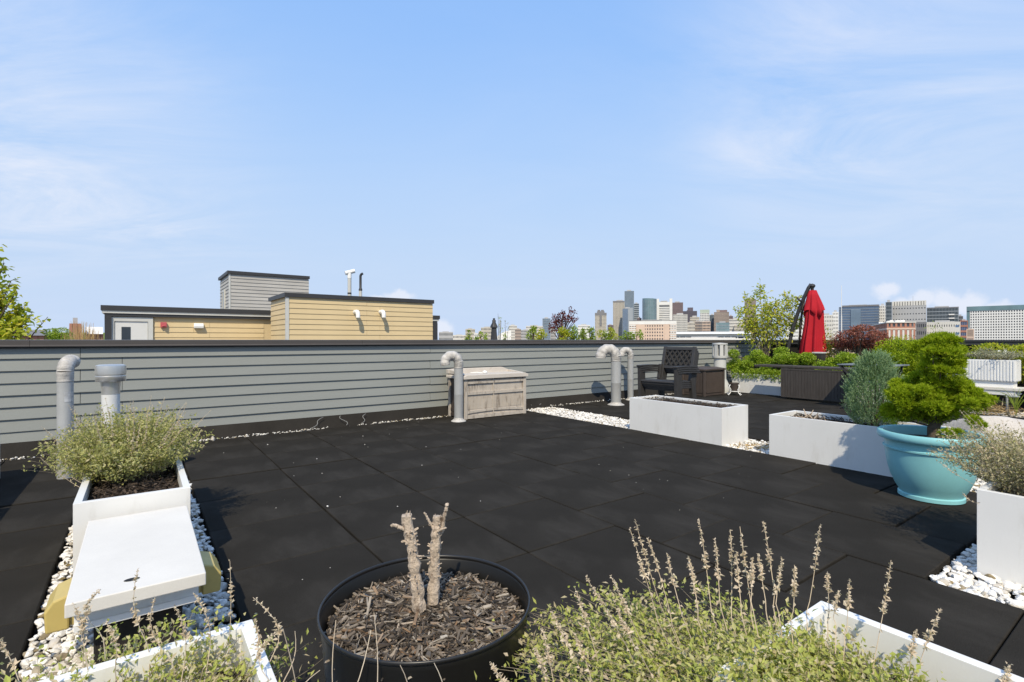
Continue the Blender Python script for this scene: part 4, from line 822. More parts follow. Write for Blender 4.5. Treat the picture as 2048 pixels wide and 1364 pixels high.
# foreground left
r = plant('catmint_plant', 'sparse pale herb with bare dry stalks in the lower left planter', 'plant', AB(-0.03, 1.10, 0.27))
bush(r, 'catmint2', 'whip', 280, 0.125, 0.20, 0.38, 0.48, 0.0145, nodes=20, lean=(-0.02, 0.04), clus=2, jitter=0.011, up=0.15, center=(-0.05, 0.02))
sps = []
for (px, py, Z, bx, by) in ((460, 1122, 1.2, 455, 1330), (276, 1138, 1.15, 300, 1300), (310, 1195, 1.12, 350, 1330), (350, 1210, 1.1, 365, 1345), (506, 1195, 1.12, 540, 1320), (510, 1240, 1.1, 500, 1345), (386, 1185, 1.12, 420, 1300), (200, 1180, 1.15, 206, 1270), (145, 1205, 1.1, 165, 1320), (185, 1210, 1.1, 170, 1300), (0, 1280, 1.02, 40, 1370), (212, 1245, 1.08, 230, 1330), (550, 1265, 1.05, 545, 1370), (566, 1258, 1.05, 598, 1400), (590, 1262, 1.08, 566, 1364), (640, 1340, 1.0, 600, 1420), (672, 1240, 1.03, 668, 1420), (742, 1260, 1.02, 690, 1430), (748, 1225, 1.02, 752, 1420), (800, 1330, 1.0, 805, 1430), (868, 1326, 1.0, 885, 1420)):
    p0, p1 = at(bx, by, Z-0.03), at(px, py, Z); base = p0.lerp(AB(0.0, 1.05, 0.27), 0.10)-Vector((0, 0, 0.04))
    bow = rng.normal()*0.02
    sps.append([(base.lerp(p0, t/0.4) if t < 0.4 else p0.lerp(p1, (t-0.4)/0.6)+Vector((bow*math.sin((t-0.4)/0.6*math.pi), 0, 0))) for t in np.linspace(0, 1, 10)])
loc = np.array([[(RI @ (p-r.location))[:] for p in s] for s in sps]); spike_set(r, loc[:13], dens=1.0, start=0.6)
smb = MB(); stems(smb, loc[13:], 0.0014, 0.0008); smb.build('bare_stalks', M_['dry'], r)['kind'] = 'stuff'
rng = np.random.default_rng(23)
# mid left
r = plant('catmint_plant', 'bushy olive green herb with dry spikes in front of the round capped vent', 'plant', AB(-0.05, 3.46, 0.31))
bush(r, 'catmint', 'whip', 520, 0.37, 0.20, 0.29, 0.40, 0.0165, nodes=22, spikes=40, spk=(0.0, 0.11), clus=2, jitter=0.013, up=0.22, rad=0.0008, hvar=0.45)
sps = []
for (px, py, bx, by) in ((80, 915, 190, 990), (95, 890, 200, 985), (110, 930, 210, 985), (88, 880, 190, 960), (120, 905, 200, 970)):
    p1, p0 = at(px, py, 2.9), at(bx, by, 2.85); mid = (p0+p1)/2-Vector((0, 0, 0.04)); sps.append([p0*(1-t)**2+mid*2*t*(1-t)+p1*t*t for t in np.linspace(0, 1, 10)])
loc = np.array([[(RI @ (p-r.location))[:] for p in s] for s in sps]); spike_set(r, loc, dens=0.5)
rng = np.random.default_rng(24)
# right edge
r = plant('thyme_plant', 'dusty olive herb with trailing dry stems at the right edge', 'plant', AB(3.42, 0.30, 0.30))
bush(r, 'thyme', 'whip', 520, 0.36, 0.22, 0.36, 0.60, 0.0135, nodes=24, spikes=26, spk=(0.02, 0.10), clus=2, jitter=0.012, up=0.2, lean=(0.02, 0.04))
sps = []
for (px, py, bx, by, Z) in ((1868, 915, 1985, 985, 2.5), (1882, 897, 1975, 950, 2.55), (1915, 890, 1975, 945, 2.55), (1925, 870, 1990, 940, 2.55), (1935, 860, 2000, 930, 2.6), (1945, 880, 2010, 950, 2.5), (1925, 985, 1960, 1005, 2.4)):
    p1, p0 = at(px, py, Z), at(bx, by, Z-0.15); mid = (p0+p1)/2-Vector((0, 0, 0.035)); sps.append([p0*(1-t)**2+mid*2*t*(1-t)+p1*t*t for t in np.linspace(0, 1, 10)])
loc = np.array([[(RI @ (p-r.location))[:] for p in s] for s in sps]); spike_set(r, loc, dens=0.6)
# dead twigs in the juniper planter
tw = thing('dead_twigs', 'bleached dead twigs sticking out of the juniper planter', 'dead plant', AB(4.90, 2.15, 0.325), PHI)
m = MB()
for k in range(16):
    a = rng.uniform(0, 6.283); L = rng.uniform(0.05, 0.13); d = Vector((math.cos(a)*0.6, math.sin(a)*0.8, rng.uniform(0.2, 1.1))).normalized(); b = Vector((rng.normal()*0.03, rng.normal()*0.05, 0))
    m.tube([b, b+d*L*0.5+Vector(rng.normal(size=3))*0.006, b+d*L], [0.008, 0.005, 0.003], 6, jit=0.08)
m.build('twigs', M_['wood'], tw, smooth=60)

def needle_pads(root, pads, lm, tuft, nn, L, W, z0=0):
    mb = MB()
    for (c, rad, n) in pads:
        c = np.array(c); rad = np.array(rad)
        d = rdirs(n); d[:, 2] = np.where(rng.random(n) < 0.75, np.abs(d[:, 2]), d[:, 2]); rr = rng.uniform(0.72, 1.04, (n, 1))
        P = c+d*rad*rr+rng.normal(size=(n, 3))*0.004
        nrm = unit(d/rad)
        Pn = np.repeat(P, nn, 0); D = unit(np.repeat(nrm, nn, 0)*0.85+rdirs(n*nn)*0.85+np.array([0, 0, 0.45]))
        leaves(mb, Pn, D, rng.uniform(0.6, 1.2, len(Pn))*L, W, 0.1, up=0.15)
    o = mb.build('foliage', M_[lm], root); o['kind'] = 'stuff'; return o
rng = np.random.default_rng(25)
# dwarf conifer in the turquoise pot
pn = thing('dwarf_conifer', 'bright green cloud shaped dwarf conifer in the turquoise pot', 'conifer', PC+Vector((0, 0, 0.40)), -math.atan2(836, 1023))
kk = 1/(F/3.42*1.292)
pads = []
for (px, py, rx, rz, cnt) in ((1880, 712, 46, 42, 28), (1890, 755, 40, 24, 13), (1830, 795, 46, 52, 32), (1915, 796, 44, 28, 20), (1866, 815, 62, 28, 26), (1798, 832, 22, 20, 9)):
    for _ in range(cnt):
        d = rdirs(1)[0]; q_ = rng.uniform(0.55, 1.0)
        cr = rng.uniform(0.032, 0.058); z = EYE+(CY-(py+d[2]*rz*q_))/F*3.42-0.40
        pads.append((((px+d[0]*rx*q_-1862)*kk, d[1]*0.17*q_*min(1, rx/46), max(z, 0.075)), (cr*1.15, cr*1.1, cr*0.78), int(70*(cr/0.045)**2)+20))
for (px, py, dep) in ((1948, 848, -0.16), (1893, 868, -0.2), (1908, 866, -0.19), (1941, 840, -0.15)):
    pads.append((((px-1862)*kk, dep, EYE+(CY-py)/F*3.24-0.40), (0.036, 0.034, 0.026), 60))
main_pads = list(pads)
for (c, rad, n) in main_pads:
    for _ in range(1):
        d = rdirs(1)[0]; d[2] = abs(d[2])*0.8-0.1; q_ = rng.uniform(0.35, 0.6)
        pads.append((tuple(np.array(c)+d*np.array(rad)*0.95), tuple(np.array(rad)*q_*[0.9, 0.9, 1.0]), int(n*0.24)))
needle_pads(pn, pads, 'pine', 1, 11, 0.025, 0.0042)
m = MB(); m.tube([(0.02, 0, -0.04), (0.015, 0, 0.06), (0.05, 0.01, 0.16), (0.02, 0.02, 0.30), (0.03, 0, 0.45), (0.04, 0, 0.55)], [0.04, 0.03, 0.022, 0.017, 0.011, 0.005], 10, jit=0.06)
for (c, rad, n) in main_pads[::3]:
    e = Vector(c); s = Vector((0.03, 0, max(0.02, e.z*0.55))); m.tube([s, s.lerp(e, 0.5)+Vector((0, 0, -0.012)), e], [0.008, 0.005, 0.003], 6, jit=0.05)
m.build('trunk', M_['bark'], pn, smooth=60)
rng = np.random.default_rng(26)
# juniper
jn = thing('juniper', 'upright blue green juniper in the white planter beside the turquoise pot', 'conifer', AB(4.92, 1.66, 0.32), PHI)
n = 2600; a = rng.uniform(0, 6.283, n); t = rng.uniform(0, 1, n)**0.85; prof = 0.205*np.clip(np.minimum(0.62+1.4*t, 1.30*(1.02-t)**0.55), 0, 1)*(1+0.22*np.sin(3*a+9*t)*np.sin(7*a-5*t))
r0 = prof*rng.uniform(0.45, 1.0, n)**0.5; b0 = np.stack([r0*np.cos(a), r0*np.sin(a)*0.9, 0.01+0.55*t], 1)
d = unit(np.stack([np.cos(a)*0.55, np.sin(a)*0.55, np.full(n, 1.0)], 1)+rng.normal(size=(n, 3))*0.2); L = rng.uniform(0.045, 0.10, n)
mb = MB(); s = np.linspace(0, 1, 14)
Pn = (b0[:, None, :]+d[:, None, :]*(L[:, None]*s)[..., None]).reshape(-1, 3); Pn += rng.normal(size=Pn.shape)*0.0022
D = unit(np.repeat(d, 14, 0)*1.0+rdirs(len(Pn))*0.65); leaves(mb, Pn, D, rng.uniform(0.009, 0.018, len(Pn)), 0.0052, 0.1)
leaves(mb, b0+d*L[:, None]*0.9, d, 0.03, 0.006, 0.1)
mb.build('foliage', M_['juniper'], jn)['kind'] = 'stuff'
m = MB()
for k in range(14):
    a = rng.uniform(0, 6.283); e = Vector((0.11*math.cos(a), 0.1*math.sin(a), rng.uniform(0.25, 0.45))); m.tube([(0, 0, -0.01), (e.x*0.5, e.y*0.5, e.z*0.4), e], [0.012, 0.008, 0.003], 6)
m.build('stems', M_['bark'], jn)
rng = np.random.default_rng(27)
# leafy shrubs
def clump_shrub(root, lm, clumps, leafL, dens, wr=0.55, part='foliage', twigs=True, base=(0, 0, 0), shell=0.55):
    mb = MB(); tm = MB()
    for (c, rad) in clumps:
        c = np.array(c, float); rad = np.array(rad, float) if np.ndim(rad) else np.array([rad]*3)
        n = int(dens*(rad[0]*rad[1]+rad[0]*rad[2]+rad[1]*rad[2])*3)
        d = rdirs(n); rr = rng.uniform(shell**3, 1.0, (n, 1))**(1/3)*(1+0.16*np.sin(d[:, :1]*9+c[0]*7)*np.sin(d[:, 2:]*8+c[1]*5))
        P = c+d*rad*rr; D = unit(d*0.7+rdirs(n)*0.9+np.array([0, 0, 0.2]))
        leaves(mb, P, D, rng.uniform(0.6, 1.25, n)*leafL, rng.uniform(0.8, 1.15, n)*leafL*wr, 0.18)
        if twigs: tm.tube([base, tuple((np.array(base)*0.4+c*0.6)+rng.normal(size=3)*0.02), tuple(c)], [leafL*0.5, leafL*0.35, leafL*0.15], 5)
    mb.build(part, M_[lm], root)['kind'] = 'stuff'
    if twigs: tm.build('stems', M_['bark'], root)
def hedge_clumps(y0, y1, n, hw, z0, z1, seed):
    r2 = np.random.default_rng(seed); out = []
    for y in np.linspace(y0, y1, n):
        for k in range(3):
            out.append(((r2.uniform(-hw, hw)*0.7, y+r2.normal()*0.05, r2.uniform(z0, z1)), (r2.uniform(.10, .16), r2.uniform(.10, .17), r2.uniform(.08, .14))))
    return out
h1 = thing('boxwood_hedge', 'low boxwood hedge filling the distant planter left of the red umbrella', 'hedge', AB(10.17, 5.22, 0.33), PHI)
clump_shrub(h1, 'box', hedge_clumps(-0.66, 0.72, 10, 0.26, 0.05, 0.46, 3)+[((-0.16, y, 0.02), (0.13, 0.12, 0.12)) for y in np.linspace(-0.5, 0.6, 8)], 0.030, 6200, wr=0.72)
h2 = thing('boxwood_hedge', 'boxwood hedge right of the red umbrella behind the grey table', 'hedge', AB(10.17, 3.62, 0.33), PHI)
clump_shrub(h2, 'box', hedge_clumps(-0.62, 0.62, 9, 0.24, 0.05, 0.42, 5), 0.030, 6200, wr=0.72)
h3 = thing('round_shrub', 'rounded bright green shrub behind the juniper', 'shrub', AB(10.35, 3.13, 0.33), PHI)
clump_shrub(h3, 'pine', [((0, 0, 0.50), (0.30, 0.36, 0.27)), ((0.05, 0.22, 0.40), (0.22, 0.2, 0.2)), ((0, -0.22, 0.38), (0.24, 0.2, 0.2)), ((-0.1, 0.05, 0.30), (0.26, 0.34, 0.22))], 0.03, 5600)
yg = thing('yellow_green_shrub', 'feathery yellow green shrub just right of the red umbrella', 'shrub', at(1654, 690, 10.3)-Vector((0, 0, at(1654, 690, 10.3).z)), 0)
clump_shrub(yg, 'lime', [((0, 0, 0.95), (0.13, 0.13, 0.28)), ((0.08, 0, 0.75), (0.16, 0.16, 0.22)), ((-0.05, 0, 0.55), (0.2, 0.2, 0.3)), ((-0.02, 0.05, 1.25), (0.06, 0.06, 0.16))], 0.05, 1500, wr=0.25)
rm = thing('japanese_maple', 'rusty red Japanese maple spreading beyond the hedge', 'tree', at(1716, 690, 9.9)-Vector((0, 0, at(1716, 690, 9.9).z)), -math.atan2(692, 1023))
q = 9.9/F*1.2; cl = []
for (px, py, rx, rz) in ((1700, 672, 22, 12), (1725, 664, 24, 12), (1748, 675, 22, 12), (1682, 684, 16, 12), (1712, 684, 26, 10), (1740, 690, 24, 10), (1695, 694, 20, 8), (1758, 688, 14, 12), (1715, 660, 14, 8)):
    cl.append((((px-1716)*q*0.83, rng.normal()*0.15, EYE+(CY-py)/F*9.9), (rx*q*0.8, rx*q*0.8, rz/F*9.9)))
clump_shrub(rm, 'rust', cl, 0.05, 1900, wr=0.42, base=(0, 0, 0.3), part='crown', twigs=False, shell=0.3)
m = MB(); m.tube([(0, 0, 0), (0.02, 0, 0.35), (0, 0, 0.6)], [0.04, 0.03, 0.025], 8)
for c, _ in cl: m.tube([(0, 0, 0.55), ((c[0])*0.5, c[1]*0.5, 0.55+(c[2]-0.55)*0.7), c], [0.018, 0.012, 0.004], 6)
m.build('trunk', M_['bark'], rm, smooth=60)
rs = thing('pale_rose_shrub', 'sparse pale flowering shrub below the red maple', 'shrub', AB(11.2, 4.35, 0), PHI)
clump_shrub(rs, 'silver', [((0, 0, 0.72), (0.22, 0.3, 0.16)), ((0.0, -0.25, 0.66), (0.2, 0.2, 0.14))], 0.04, 700)
mb = MB(); n = 60; leaves(mb, np.stack([rng.normal(size=n)*0.1-0.15, rng.normal(size=n)*0.2, rng.uniform(0.7, 0.9, n)], 1), rdirs(n), 0.045, 0.04); mb.build('blossom', M_['pink'], rs)['kind'] = 'stuff'
rng = np.random.default_rng(28)
# airy young tree in the roof corner
def airy_tree(root, shoots, lm, leafL, wr, per, trunk_r, spread, bark='whip', dz=0.0):
    """multi-stem small tree: shoots are lists of local points; leaves in loose sprays along their upper part."""
    m = MB(); mb = MB()
    for pts, w in shoots:
        pts = [Vector(p) for p in pts]; m.tube(pts, list(np.linspace(trunk_r, trunk_r*0.2, len(pts))), 6)
        n = int(per*w); t = rng.uniform(0.32, 1.0, n)*(len(pts)-1); i0 = np.clip(t.astype(int), 0, len(pts)-2); A = np.array(pts)
        P = A[i0]*(1-(t-i0))[:, None]+A[i0+1]*(t-i0)[:, None]; sp_ = spread*(1.05-t/(len(pts)-1))[:, None]+0.035
        Q = P+rng.normal(size=P.shape)*sp_; tw_ = np.stack([P, (P+Q)/2+rng.normal(size=P.shape)*0.01, Q], 1); k = max(1, n//4); stems(m, tw_[:k], trunk_r*0.22, trunk_r*0.1)
        D = unit(unit(Q-P)*0.6+rdirs(n)*0.7+[0, 0, -0.25]); leaves(mb, Q, D, rng.uniform(0.65, 1.25, n)*leafL, rng.uniform(0.8, 1.1, n)*leafL*wr, 0.2)
    m.build('trunk', M_[bark], root, smooth=180); mb.build('crown', M_[lm], root)['kind'] = 'stuff'
ct = thing('young_tree', 'airy lime green young tree in the roof corner left of the umbrella', 'tree', at(1528, 690, 11.0)-Vector((0, 0, at(1528, 690, 11.0).z)), -math.atan2(504, 1023))
q = 11.0/F*1.115
def cp(px, py, d=0.0): return ((px-1528)*q*0.9, d, EYE+(CY-py)/F*11.0)
B = (0, 0, 0.1)
airy_tree(ct, [([B, cp(1524, 680), cp(1526, 640), cp(1522, 600), cp(1520, 574)], 0.75), ([B, cp(1534, 680), cp(1550, 650), cp(1566, 615), cp(1570, 590)], 1.1), ([B, cp(1540, 682), cp(1560, 655), cp(1580, 625), cp(1590, 598)], 1.0), ([B, cp(1520, 680), cp(1512, 650), cp(1505, 620), cp(1496, 592)], 0.9), ([B, cp(1516, 682), cp(1505, 660), cp(1494, 640), cp(1480, 616)], 0.8),
               ([B, cp(1530, 680, -.1), cp(1538, 650, -.2), cp(1545, 625, -.2), cp(1550, 605, -.2)], 1.1), ([B, cp(1526, 684, .1), cp(1530, 660, .2), cp(1532, 630, .2), cp(1536, 612, .2)], 1.1), ([B, cp(1536, 684, .1), cp(1556, 665, .2), cp(1575, 650, .2), cp(1590, 640, .2)], 0.9), ([B, cp(1522, 684, .1), cp(1515, 668, .1), cp(1508, 655, .1), cp(1498, 645, .1)], 0.7)], 'lime', 0.078, 0.52, 300, 0.014, 0.16)
tpt = MB(); tpt.lathe([(0.16, 0.0), (0.21, 0.38), (0.225, 0.38), (0.225, 0.42), (0.195, 0.42), (0.19, 0.36), (0, 0.36)], 28); tag(tpt.build('tree_pot', M_['brownresin'], loc=ct.location, smooth=40), 'brown pot of the young tree, hidden behind the hedge', 'plant pot')
hs = thing('feathery_seedling', 'light green feathery seedling rising behind the dwarf conifer', 'shrub', at(1862, 690, 8.6)-Vector((0, 0, at(1862, 690, 8.6).z)), -0.7)
airy_tree(hs, [([(0, 0, 0), (0, 0, 0.5), (0.05, 0, 0.9), (0.06, 0, 1.32)], 0.7), ([(0, 0, 0), (-0.04, 0, 0.5), (-0.14, 0, 0.85), (-0.28, 0, 1.02)], 0.7), ([(0, 0, 0), (0.02, 0, 0.5), (0.10, 0, 0.85), (0.2, 0, 1.05)], 0.6)], 'green', 0.06, 0.22, 170, 0.008, 0.10)
# planting near the far trough
sg = thing('silver_herb', 'left silvery herb tuft growing in the ribbed trough', 'plant', AB(10.24, 2.42, 0.76), PHI, 'silvery herbs in the ribbed trough'); bush(sg, 'silver', 'whip', 130, 0.17, 0.14, 0.2, 0.3, 0.022, nodes=14, clus=1)
sg = thing('silver_herb', 'right silvery herb tuft growing in the ribbed trough', 'plant', AB(10.24, 1.92, 0.76), PHI, 'silvery herbs in the ribbed trough'); bush(sg, 'silver', 'whip', 130, 0.16, 0.18, 0.22, 0.34, 0.022, nodes=14, clus=1)
lf_ = thing('lime_shrub', 'lime green shrub with white roses at the far right', 'shrub', AB(11.35, 2.0, 0.0), PHI)
clump_shrub(lf_, 'lime', [((0, 0.15, 0.86), (0.2, 0.25, 0.13)), ((0, -0.2, 0.84), (0.22, 0.25, 0.13)), ((0, 0, 0.6), (0.3, 0.45, 0.25))], 0.05, 2200)
mb = MB(); n = 90; c = np.array([(-0.24, -0.02, 0.82), (-0.25, -0.32, 0.82), (-0.22, 0.1, 0.8)])[rng.integers(0, 3, n)]; leaves(mb, c+rng.normal(size=(n, 3))*0.022, rdirs(n), 0.05, 0.045); mb.build('rose_blossom', M_['petal'], lf_)['kind'] = 'stuff'
dg = thing('dark_shrub', 'dark green shrub at the right edge above the bench', 'shrub', AB(11.3, 1.15, 0), PHI)
clump_shrub(dg, 'green', [((0, 0, 0.95), (0.25, 0.28, 0.22)), ((0, 0, 0.6), (0.3, 0.35, 0.35)), ((0, 0.2, 0.8), (0.2, 0.2, 0.22))], 0.05, 2200)
ds = thing('dark_green_shrub', 'small dark green shrub behind the ribbed trough', 'shrub', AB(11.3, 2.75, 0), PHI)
clump_shrub(ds, 'box', [((0, 0, 0.78), (0.22, 0.3, 0.16)), ((0, -0.2, 0.72), (0.22, 0.25, 0.14)), ((0, 0, 0.45), (0.26, 0.36, 0.3))], 0.035, 3000)
# straw, grass and hose bib by the far bench
sw = MB(); n = 420; P = np.stack([rng.uniform(9.55, 9.95, n), rng.uniform(1.35, 2.3, n), rng.uniform(0.0, 0.05, n)], 1); k = 120; P[:k] = np.stack([rng.normal(9.75, 0.08, k), rng.normal(1.8, 0.12, k), rng.uniform(0.02, 0.13, k)], 1)
leaves(sw, P, unit(rdirs(n)*[1, 1, 0.45]+[0, 0, 0.15]), rng.uniform(0.06, 0.2, n), 0.010, 0.1); o = sw.build('straw_litter', M_['straw'], rz=PHI); o['kind'] = 'stuff'
gr = thing('arching_grass', 'thin arching green grass at the right edge by the bench', 'grass', AB(9.78, 1.62, 0), PHI)
mb = MB(); n = 26; a = rng.uniform(0, 6.283, n); t = np.linspace(0, 1, 8); L = rng.uniform(0.3, 0.62, n); out = np.stack([np.cos(a), np.sin(a), 0*a], 1)*(L*rng.uniform(0.3, 0.8, n))[:, None]
path = out[:, None, :]*(t**1.5)[None, :, None]+np.array([0, 0, 1.0])*(L[:, None, None]*(1.5*t-0.9*t*t)[None, :, None]); stems(mb, path, 0.004, 0.001); mb.build('blades', M_['green'], gr)['kind'] = 'stuff'
hb = thing('hose_bib', 'pale metal hose bib pipe standing below the far bench', 'pipe', AB(9.86, 1.72, 0), PHI)
m = MB(); m.tube([(0, 0, 0), (0, 0, 0.24), (0, 0.01, 0.255), (0, -0.13, 0.262)], 0.014, 8); m.build('pipe', M_['galv'], hb, smooth=60)

# ------------------------------------------------------------------ neighbouring roof with penthouses
nr = MB(); nr.box(-9, 30, 7.4, 26, -13, -0.8); o = nr.build('neighbour_roof', M_['tan_roof'], rz=PHI); o['kind'] = 'structure'
Z0 = -0.8
def clad(root, x0, x1, z0, z1, y, exp, m_, joints, axis='x', flip=False, th=0.016, name='siding_board'):
    """lap boards on one wall face, each its own object, broken at alternating joints."""
    n = int(round((z1-z0)/exp)); e = (z1-z0)/n
    for c in range(n):
        js = [x0]+[j for j in joints[c % len(joints)] if x0 < j < x1]+[x1]
        for a, b in zip(js[:-1], js[1:]):
            bd = lap_board(b-a, e, th); o = bd.build(name, m_, root, loc=((a, y, z0+c*e) if axis == 'x' else (y, b, z0+c*e)))
            if axis == 'y': o.rotation_euler = (0, 0, R(-90))
pa = thing('tan_penthouse', 'tan sided rooftop penthouse with two white elbow vents', 'penthouse', AB(0, 0, 0), PHI)
x0, x1, y0, y1, zt = 2.378, 5.667, 11.0, 12.58, 1.92
m = MB(); m.box(x0+0.03, x1-0.02, y0+0.02, y1, Z0, zt); m.build('wall', M_['siding_tan'], pa)
clad(pa, x0+0.06, x1, Z0+0.02, zt-0.005, y0+0.02, 0.1085, M_['siding_tan'], [(4.05,), (4.35,)])
clad(pa, y0+0.07, y1, Z0+0.02, zt-0.005, x0+0.03, 0.1085, M_['siding_tan'], [()], 'y')
m = MB(); m.box(x0-0.002, x0+0.058, y0-0.002, y0+0.065, Z0, zt-0.002); m.build('corner_trim', M_['trim'], pa)
m = MB(); m.box(x0-0.03, x1+0.02, y0-0.025, y1+0.02, zt, zt+0.085); m.build('roof_fascia', M_['char'], pa)
def elbow_vent(x, z):
    m = MB(); pts = [Vector((x, y0+0.03, z)), Vector((x, y0-0.12, z+0.0))]
    for q in np.linspace(0, 90, 5): pts.append(Vector((x+0.0*q, y0-0.12-0.07*math.sin(R(q)), z-0.07*(1-math.cos(R(q))))))
    pts.append(Vector((x, y0-0.19, z-0.13))); m.tube(pts, 0.045, 14)
    return m
for i, px in enumerate((710, 761)):
    d = (px-CX)/F; Zc = y0/(V.x*d+V.y); p = at(px, 624, Zc); m = elbow_vent(p.dot(U), p.z); m.build('elbow_vent', M_['whitepl'], pa, smooth=50)
def rooftop_pipe(px, ytop, ybot, Zd, r, parts, label):
    p = at(px, ybot, Zd); root = thing('flue_pipe', label, 'flue pipe', (p.x, p.y, p.z), PHI)
    H = (ybot-ytop)/F*Zd; parts(root, H, r); return root
def white_flue(root, H, r):
    m = MB(); m.lathe([(r, 0), (r, H*0.72)], 16); m.build('pipe', M_['trim'], root, smooth=50)
    m = MB(); m.lathe([(r*1.06, H*0.10), (r*1.06, H*0.16)], 16); m.build('band', M_['char'], root, smooth=50)
    m = MB(); m.tube([(0, 0, H*0.68), (0, 0, H*0.88)], r*1.12, 14); m.tube([(-r*2.2, r*0.4, H*0.86), (0, 0, H*0.9), (r*2.6, -r*0.8, H*0.96)], r*1.1, 14); m.build('tee_cap', M_['whitepl'], root, smooth=50)
def black_flue(root, H, r):
    m = MB(); m.lathe([(r*1.25, 0), (r*1.25, H*0.30)], 14); m.build('sleeve', M_['trim'], root, smooth=50)
    m = MB(); m.lathe([(r*1.45, H*0.30), (r*1.45, H*0.36), (r, H*0.40), (r, H*0.8)], 14)
    m.tube([(0, 0, H*0.8), (0, 0, H*0.9), (r*0.4, -r*0.4, H*0.96), (r*1.4, -r*1.4, H)], r, 12); m.build('pipe', M_['char'], root, smooth=50)
rooftop_pipe(699, 539, 594, 11.6, 0.042, white_flue, 'white flue pipe with a tee cap on the tan penthouse roof')
rooftop_pipe(721, 547, 596, 11.75, 0.028, black_flue, 'thin black flue pipe with a bent tip on the tan penthouse roof')
pb = thing('long_penthouse', 'long tan rooftop penthouse with a pale door under a dark eave', 'penthouse', AB(0, 0, 0), PHI)
x0, x1, yf, yb, zt = -0.63, 6.92, 13.0, 15.4, 1.56
m = MB(); m.box(x0+0.16, x1-0.16, yf+0.12, yb-0.2, Z0, zt); m.build('wall', M_['siding_tan'], pb)
dpx = lambda px, y: at(px, 660, y/(V.x*(px-CX)/F+V.y)).dot(U)
yw = yf+0.12
clad(pb, dpx(308, yw), 2.35, Z0+0.02, zt-0.01, yw, 0.1085, M_['siding_tan'], [(0.95, ), (1.25,)])
clad(pb, x0+0.16, dpx(216, yw), Z0+0.02, zt-0.01, yw, 0.1085, M_['siding_tan'], [()])
clad(pb, 5.5, x1-0.16, Z0+0.02, zt-0.01, yw, 0.1085, M_['siding_tan'], [()])
m = MB(); m.box(x0, x1, yf, yb, zt+0.085, zt+0.185); m.build('roof_fascia', M_['char'], pb)
m = MB(); m.box(x0+0.02, x1-0.02, yf+0.02, yb-0.02, zt+0.03, zt+0.0848); m.build('eave_board', M_['trim'], pb)
m = MB(); m.box(x0+0.06, x1-0.06, yf+0.04, yb-0.06, zt-0.03, zt+0.0298); m.build('soffit', M_['char'], pb)
m = MB(); m.box(x0+0.06, x0+0.17, yf+0.03, yf+0.118, Z0, zt-0.031); m.build('corner_post', M_['char'], pb)  # left post coloured charcoal to paint a corner panel in shade
m = MB(); m.box(x1-0.2, x1-0.06, yf+0.03, yf+0.118, Z0, zt-0.031); m.build('corner_post', M_['char'], pb)
da, dz = dpx(218, yw), dpx(306, yw)
m = MB(); W = dz-da; zd = 1.05+46/F*10.4
for (a, b, c, d) in ((da, da+0.085, Z0, zd), (dz-0.085, dz, Z0, zd), (da+0.0855, dz-0.0855, zd-0.085, zd)): m.box(a, b, yw-0.05, yw+0.005, c, d)
m.build('door_frame', M_['trim'], pb)
m = MB(); m.box(da+0.09, dz-0.09, yw-0.028, yw+0.004, Z0, zd-0.09); dr = m.build('door', M_['doorgrey'], pb)
wx = dpx(243, yw); m = MB(); m.box(wx, wx+0.15, yw-0.0325, yw-0.0285, zd-0.80, zd-0.2); m.build('door_window', M_['glass_d'], dr)
m = MB(); m.tube([(da+0.13, yw-0.03, 0.25), (da+0.13, yw-0.08, 0.25), (da+0.25, yw-0.08, 0.25)], 0.012, 8); m.build('handle', M_['alu'], dr)
ax = dpx(327, yw); zA = 1.05+30/F*10.7; m = MB(); m.box(ax-0.055, ax+0.055, yw-0.075, yw-0.013, zA-0.05, zA+0.06); m.lathe([(0.03, 0), (0.035, 0.02), (0, 0.025)], 12, (ax, yw-0.09, zA-0.03)); m.build('alarm_horn', M_['firered'], pb, bevel=0.006)
ax = dpx(397, yw); zA = 1.05+29/F*11.0; m = MB(); m.prismx([(yw-0.014, zA-0.06), (yw-0.10, zA-0.05), (yw-0.11, zA+0.0), (yw-0.05, zA+0.055), (yw-0.014, zA+0.055)], ax-0.09, ax+0.09); m.build('wall_light', M_['whitepl'], pb, bevel=0.006)
pc = thing('grey_penthouse', 'tall weathered grey sided stair tower behind the tan penthouses', 'penthouse', AB(0, 0, 0), PHI)
x0, x1, y0, y1, zt = 2.42, 5.0, 19.5, 21.95, 3.28
m = MB(); m.box(x0+0.03, x1-0.02, y0+0.02, y1, Z0, zt); m.build('wall', M_['siding_grey'], pc)
n = 34; e = (zt-0.02-Z0)/n; m = MB()
for c in range(n):
    z = Z0+c*e
    m.add([(x0+0.06, y0+0.019, z), (x1, y0+0.019, z), (x1, y0-0.004, z), (x0+0.06, y0-0.004, z), (x0+0.06, y0+0.016, z+e), (x1, y0+0.016, z+e)], [(0, 3, 2, 1), (3, 4, 5, 2)])
    m.add([(x0+0.029, y0+0.07, z), (x0+0.029, y1, z), (x0+0.006, y1, z), (x0+0.006, y0+0.07, z), (x0+0.026, y0+0.07, z+e), (x0+0.026, y1, z+e)], [(0, 1, 2, 3), (3, 2, 5, 4)])
o = m.build('siding_courses', M_['siding_grey'], pc); o['kind'] = 'stuff'
m = MB(); m.box(x0-0.002, x0+0.05, y0-0.006, y0+0.06, Z0, zt); m.build('corner_trim', M_['trim'], pc)
m = MB(); m.box(x0-0.05, x1+0.02, y0-0.05, y1+0.03, zt+0.001, zt+0.10); m.build('roof_fascia', M_['char'], pc)
m = MB(); m.box(x0-0.02, x0+0.02, 20.55, 20.9, 1.75, 2.75); wn = m.build('window', M_['glass_d'], pc); m = MB()
